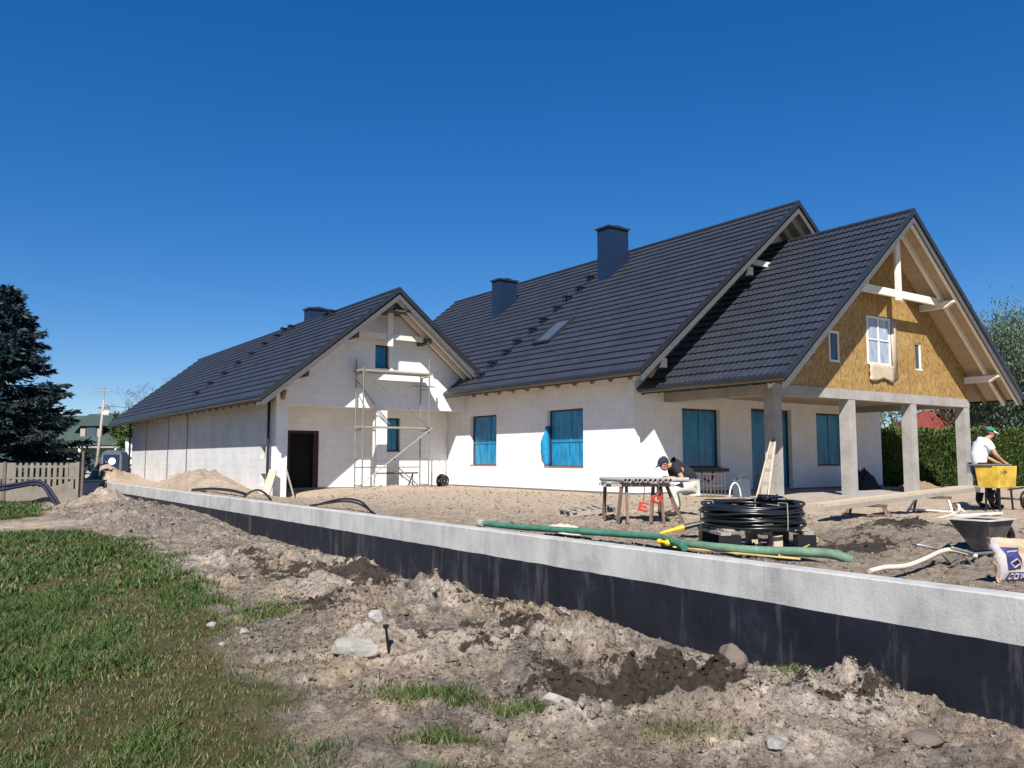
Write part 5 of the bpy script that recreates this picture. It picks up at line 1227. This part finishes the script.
# trees
def limb_tree(name, label, loc, h, spread, seed, bark, leafmat=None, nleaf=0, leafsize=.2, droop=0, levels=4, trunk_r=None, cat="tree", group=None, first=.28):
    rk = random.Random(seed); root = thing(name, label, cat, loc, group); b = MB(); tips = []
    def grow(p, d, ln, r, lv):
        n = 4; pts = [p]; rs = [r]; q = p.copy(); dd = d.copy()
        for i in range(n):
            dd = (dd+Vector((rk.uniform(-.18, .18), rk.uniform(-.18, .18), rk.uniform(-.05, .12)-droop*(lv < levels-1)*.18))).normalized(); q = q+dd*ln/n; pts.append(q.copy()); rs.append(max(r*(1-.55*(i+1)/n), .006))
            if lv <= levels-2: tips.append((q.copy(), dd.copy()))
        b.tube(pts, rs, 6 if lv > 2 else 4, False)
        if lv == 0: return
        for k in range(rk.choice((3, 4)) if lv < levels else 7):
            f = rk.uniform(first if lv == levels else .35, 1.0); i = min(int(f*n), n-1); base = pts[i].lerp(pts[i+1], f*n-i)
            a = rk.uniform(0, 6.28); side = Vector((math.cos(a), math.sin(a), 0)); nd = (dd*rk.uniform(.35, .8)+side*spread*rk.uniform(.6, 1.1)+Vector((0, 0, rk.uniform(.05, .45)-droop*.5))).normalized()
            grow(base, nd, ln*rk.uniform(.42, .66), max(rs[i]*rk.uniform(.45, .65), .008), lv-1)
    L0 = Vector(loc); grow(L0, Vector((rk.uniform(-.04, .04), rk.uniform(-.04, .04), 1)), h*.62, trunk_r or h*.018, levels)
    b.build("trunk", bark, root, True)
    if nleaf:
        T = np.array([t[0][:] for t in tips]); D_ = np.array([t[1][:] for t in tips]); k = rng.integers(0, len(T), nleaf)
        sp = h*.032; P = T[k]+rng.normal(0, 1, (nleaf, 3))*np.array([sp, sp, sp*(1.0+droop)])-np.array([0, 0, droop*sp])
        dirs = None if not droop else np.tile([0, 0, -.9], (nleaf, 1))+rng.normal(0, .35, (nleaf, 3))
        leaves("crown", P, leafsize, leafmat, root, dirs, .38)
    return root
def spruce(loc, h, rad, seed):
    root = thing("spruce_tree", "tall dark blue green spruce behind the concrete fence", "tree", loc); rk = np.random.default_rng(seed)
    L0 = Vector(loc); b = MB(); b.tube([L0, L0+Vector((0, 0, h*.5)), L0+Vector((.05, 0, h*.97))], [.20, .12, .02], 8); P = []; D_ = []; S_ = []
    z = 1.5
    while z < h*.985:
        f = (h-z)/(h-1.0); Lb = rad*(f**.78)*.98+.12; nb = int(5+7*f**.5)
        for _ in range(nb):
            a = rk.uniform(0, 6.283); ln = Lb*rk.uniform(.66, 1.10); dz0 = .30*(1-f)+rk.uniform(-.12, .10); zz = z+rk.uniform(-.12, .12)
            out = np.array([math.cos(a), math.sin(a)]); pts = []
            for q in np.linspace(0, 1, 7):
                rr0 = ln*q; pts.append((L0.x+out[0]*rr0, L0.y+out[1]*rr0, L0.z+zz+rr0*dz0-.24*ln*q*(1-.75*q)*f))
            b.tube(pts, list(np.linspace(.045*f+.012, .006, 7)), 4, False)
            m = int(26+75*ln); q = rk.random(m)**.62; i = np.minimum((q*6).astype(int), 5); fr = q*6-i; pp = np.array(pts); pos = pp[i]*(1-fr[:, None])+pp[i+1]*fr[:, None]
            wd = (.34*ln*(1-q)*(.35+q)*1.6+.10); lat = rk.normal(0, .55, m)*wd; side = np.array([-out[1], out[0]])
            pos[:, 0] += side[0]*lat; pos[:, 1] += side[1]*lat; pos[:, 2] += -abs(lat)*.30-rk.random(m)*.16*f-.02
            dr = np.stack([out[0]*.8+side[0]*np.sign(lat)*.7, out[1]*.8+side[1]*np.sign(lat)*.7, rk.uniform(-.55, .15, m)], -1); P.append(pos); D_.append(dr)
        z += .20+.20*f*rk.uniform(.7, 1.2)
    b.build("trunk", M['bark'], root)
    leaves("crown", np.concatenate(P), .30, M['spruce'], root, np.concatenate(D_), .30)
spruce((2.85, 44.1, -1.1), 10.1, 4.15, 5)
# hedge
def hedge():
    A = Vector((29.0, 17.75, -.15)); B = Vector((46.0, 5.7, -.2)); L = (B-A).length; d = (B-A)/L; n = Vector((-d.y, d.x, 0)); h = 2.03
    root = thing("hedge", "dense clipped green thuja hedge behind the porch", "hedge", A)
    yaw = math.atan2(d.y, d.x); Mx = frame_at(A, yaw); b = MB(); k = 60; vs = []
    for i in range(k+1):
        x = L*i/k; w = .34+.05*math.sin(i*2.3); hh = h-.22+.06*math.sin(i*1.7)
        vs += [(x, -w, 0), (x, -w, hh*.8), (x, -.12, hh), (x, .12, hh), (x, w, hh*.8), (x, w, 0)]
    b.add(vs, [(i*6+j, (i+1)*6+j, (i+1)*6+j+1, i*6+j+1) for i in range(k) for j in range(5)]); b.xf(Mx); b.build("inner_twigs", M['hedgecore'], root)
    N = 60000; x = rng.uniform(0, L, N)*np.where(rng.random(N) < .7, rng.random(N)**.4, 1); x = np.where(rng.random(N) < .75, rng.uniform(0, L*.6, N), x); t = rng.random(N); z = np.where(t < .82, rng.random(N)*h, h-.18+rng.random(N)*.28)
    bul = .36+.16*np.abs(np.sin(x*2.6))*(1-.45*(z/h)**2)+.10*(fbm(x*2.2, z*2.2, 3)); y = np.where(t < .82, np.where(rng.random(N) < .8, -1, 1)*bul, rng.uniform(-.4, .4, N))
    z = z+np.where(t >= .82, .12*np.abs(np.sin(x*2.6))+.12*fbm(x*3, y, 2), 0)
    P = np.stack([A.x+d.x*x+n.x*y, A.y+d.y*x+n.y*y, A.z+z], -1); od = np.stack([n.x*np.sign(y)*.6, n.y*np.sign(y)*.6, np.full(N, .75)], -1)
    leaves("foliage", P, .15, M['hedge'], root, od, .42)
hedge()
# red roofed house behind the hedge
HM = frame_at((74.95, 38.95, -.3), YAW)
rh = thing("red_roof_house", "house with a red tiled roof and brick chimney behind the hedge", "house", (74.3, 39.4, -.3))
b = MB(); b.box(-3.8, 5.0, 0, 8, 0, 3.4); b.xf(HM); b.build("wall", M['white'], rh)
b = MB(); b.add([(-4.6, -.8, 3.0), (5.8, -.8, 3.0), (5.8, 8.8, 3.0), (-4.6, 8.8, 3.0), (.2, 4, 5.9), (1.6, 4, 5.9)], [(0, 1, 5, 4), (1, 2, 5), (2, 3, 4, 5), (3, 0, 4), (0, 3, 2, 1)]); b.xf(HM); rf = b.build("roof", M['redroof'], rh)
b = MB(); b.box(1.0, 2.0, 1.6, 2.6, 3.9, 6.0); b.xf(HM); b.build("chimney", M['redbrick'], rf)
b = MB(); b.box(.9, 2.1, 1.5, 2.7, 6.003, 6.12); b.xf(HM); b.build("chimney_cap", M['redroof'], rf)
for x in (-2.2, 2.4): b = MB(); b.box(x, x+1.4, -.05, -.003, 1.0, 2.4); b.xf(HM); b.build("window", M['glass'], rh)
limb_tree("birch_tree", "tall grey green weeping birch at the right edge behind the hedge", (51.0, 22.3, -.4), 14.2, .85, 3, M['bark'], M['willow'], 60000, .2, .9, 4)
limb_tree("young_tree", "bare branched tree with sparse leaves seen between the second and third columns", (57.1, 33.2, -.4), 7.2, .8, 21, M['bark'], M['green'], 2600, .22)
limb_tree("young_tree", "thin leafed tree rising behind the brick chimney of the red roofed house", (91, 46.0, -.4), 11, .8, 23, M['bark'], M['green'], 3500, .3)
limb_tree("young_tree", "loose green tree between the last column and the man in white", (61, 29.6, -.4), 7.6, .85, 27, M['bark'], M['green'], 5200, .24)
limb_tree("leafy_tree", "dense grey green tree behind the man in the green cap", (58, 26.3, -.4), 7.0, .85, 31, M['bark'], M['willow'], 9000, .26)
limb_tree("reddish_bush", "reddish leafed bush beside the last porch column behind the hedge", (46.6, 22.6, -.4), 3.1, .9, 33, M['bark'], M['redleaf'], 5200, .20, cat="bush")
limb_tree("bare_tree", "leafless tree top showing over the far end of the garage roof", (20.7, 95.5, -1), 9.6, .8, 41, M['bark'], None, 0, levels=5)
limb_tree("round_bush", "green bush between the green roofed house and the garage", (13.4, 71.4, -1), 5.6, .85, 43, M['bark'], M['green'], 6500, .26, cat="bush")
limb_tree("low_shrub", "low green shrub under the spruce behind the fence", (5.2, 48, -1), 2.6, 1.0, 45, M['bark'], M['green'], 4200, .18, cat="bush")
def wood(name, pts, label):
    P = []
    for (x, y, r, h, n) in pts:
        q = rng.normal(0, 1, (n, 3)); q /= np.linalg.norm(q, axis=1)[:, None]; q *= rng.random(n)[:, None]**.35; P.append(np.stack([x+q[:, 0]*r, y+q[:, 1]*r, -1+h*.5+q[:, 2]*h*.5], -1))
    tag(leaves(name, np.concatenate(P), .9, M['green']), label, "wood", None, "stuff")
wd = []
for i in range(46):
    a = R(-12+160*i/45)+rng.uniform(-.02, .02); rr0 = rng.uniform(170, 230); wd.append((math.sin(a)*rr0, math.cos(a)*rr0, rng.uniform(6, 10), rng.uniform(5, 8.5), 420))
wood("distant_wood", wd, "far belt of green trees along the horizon")
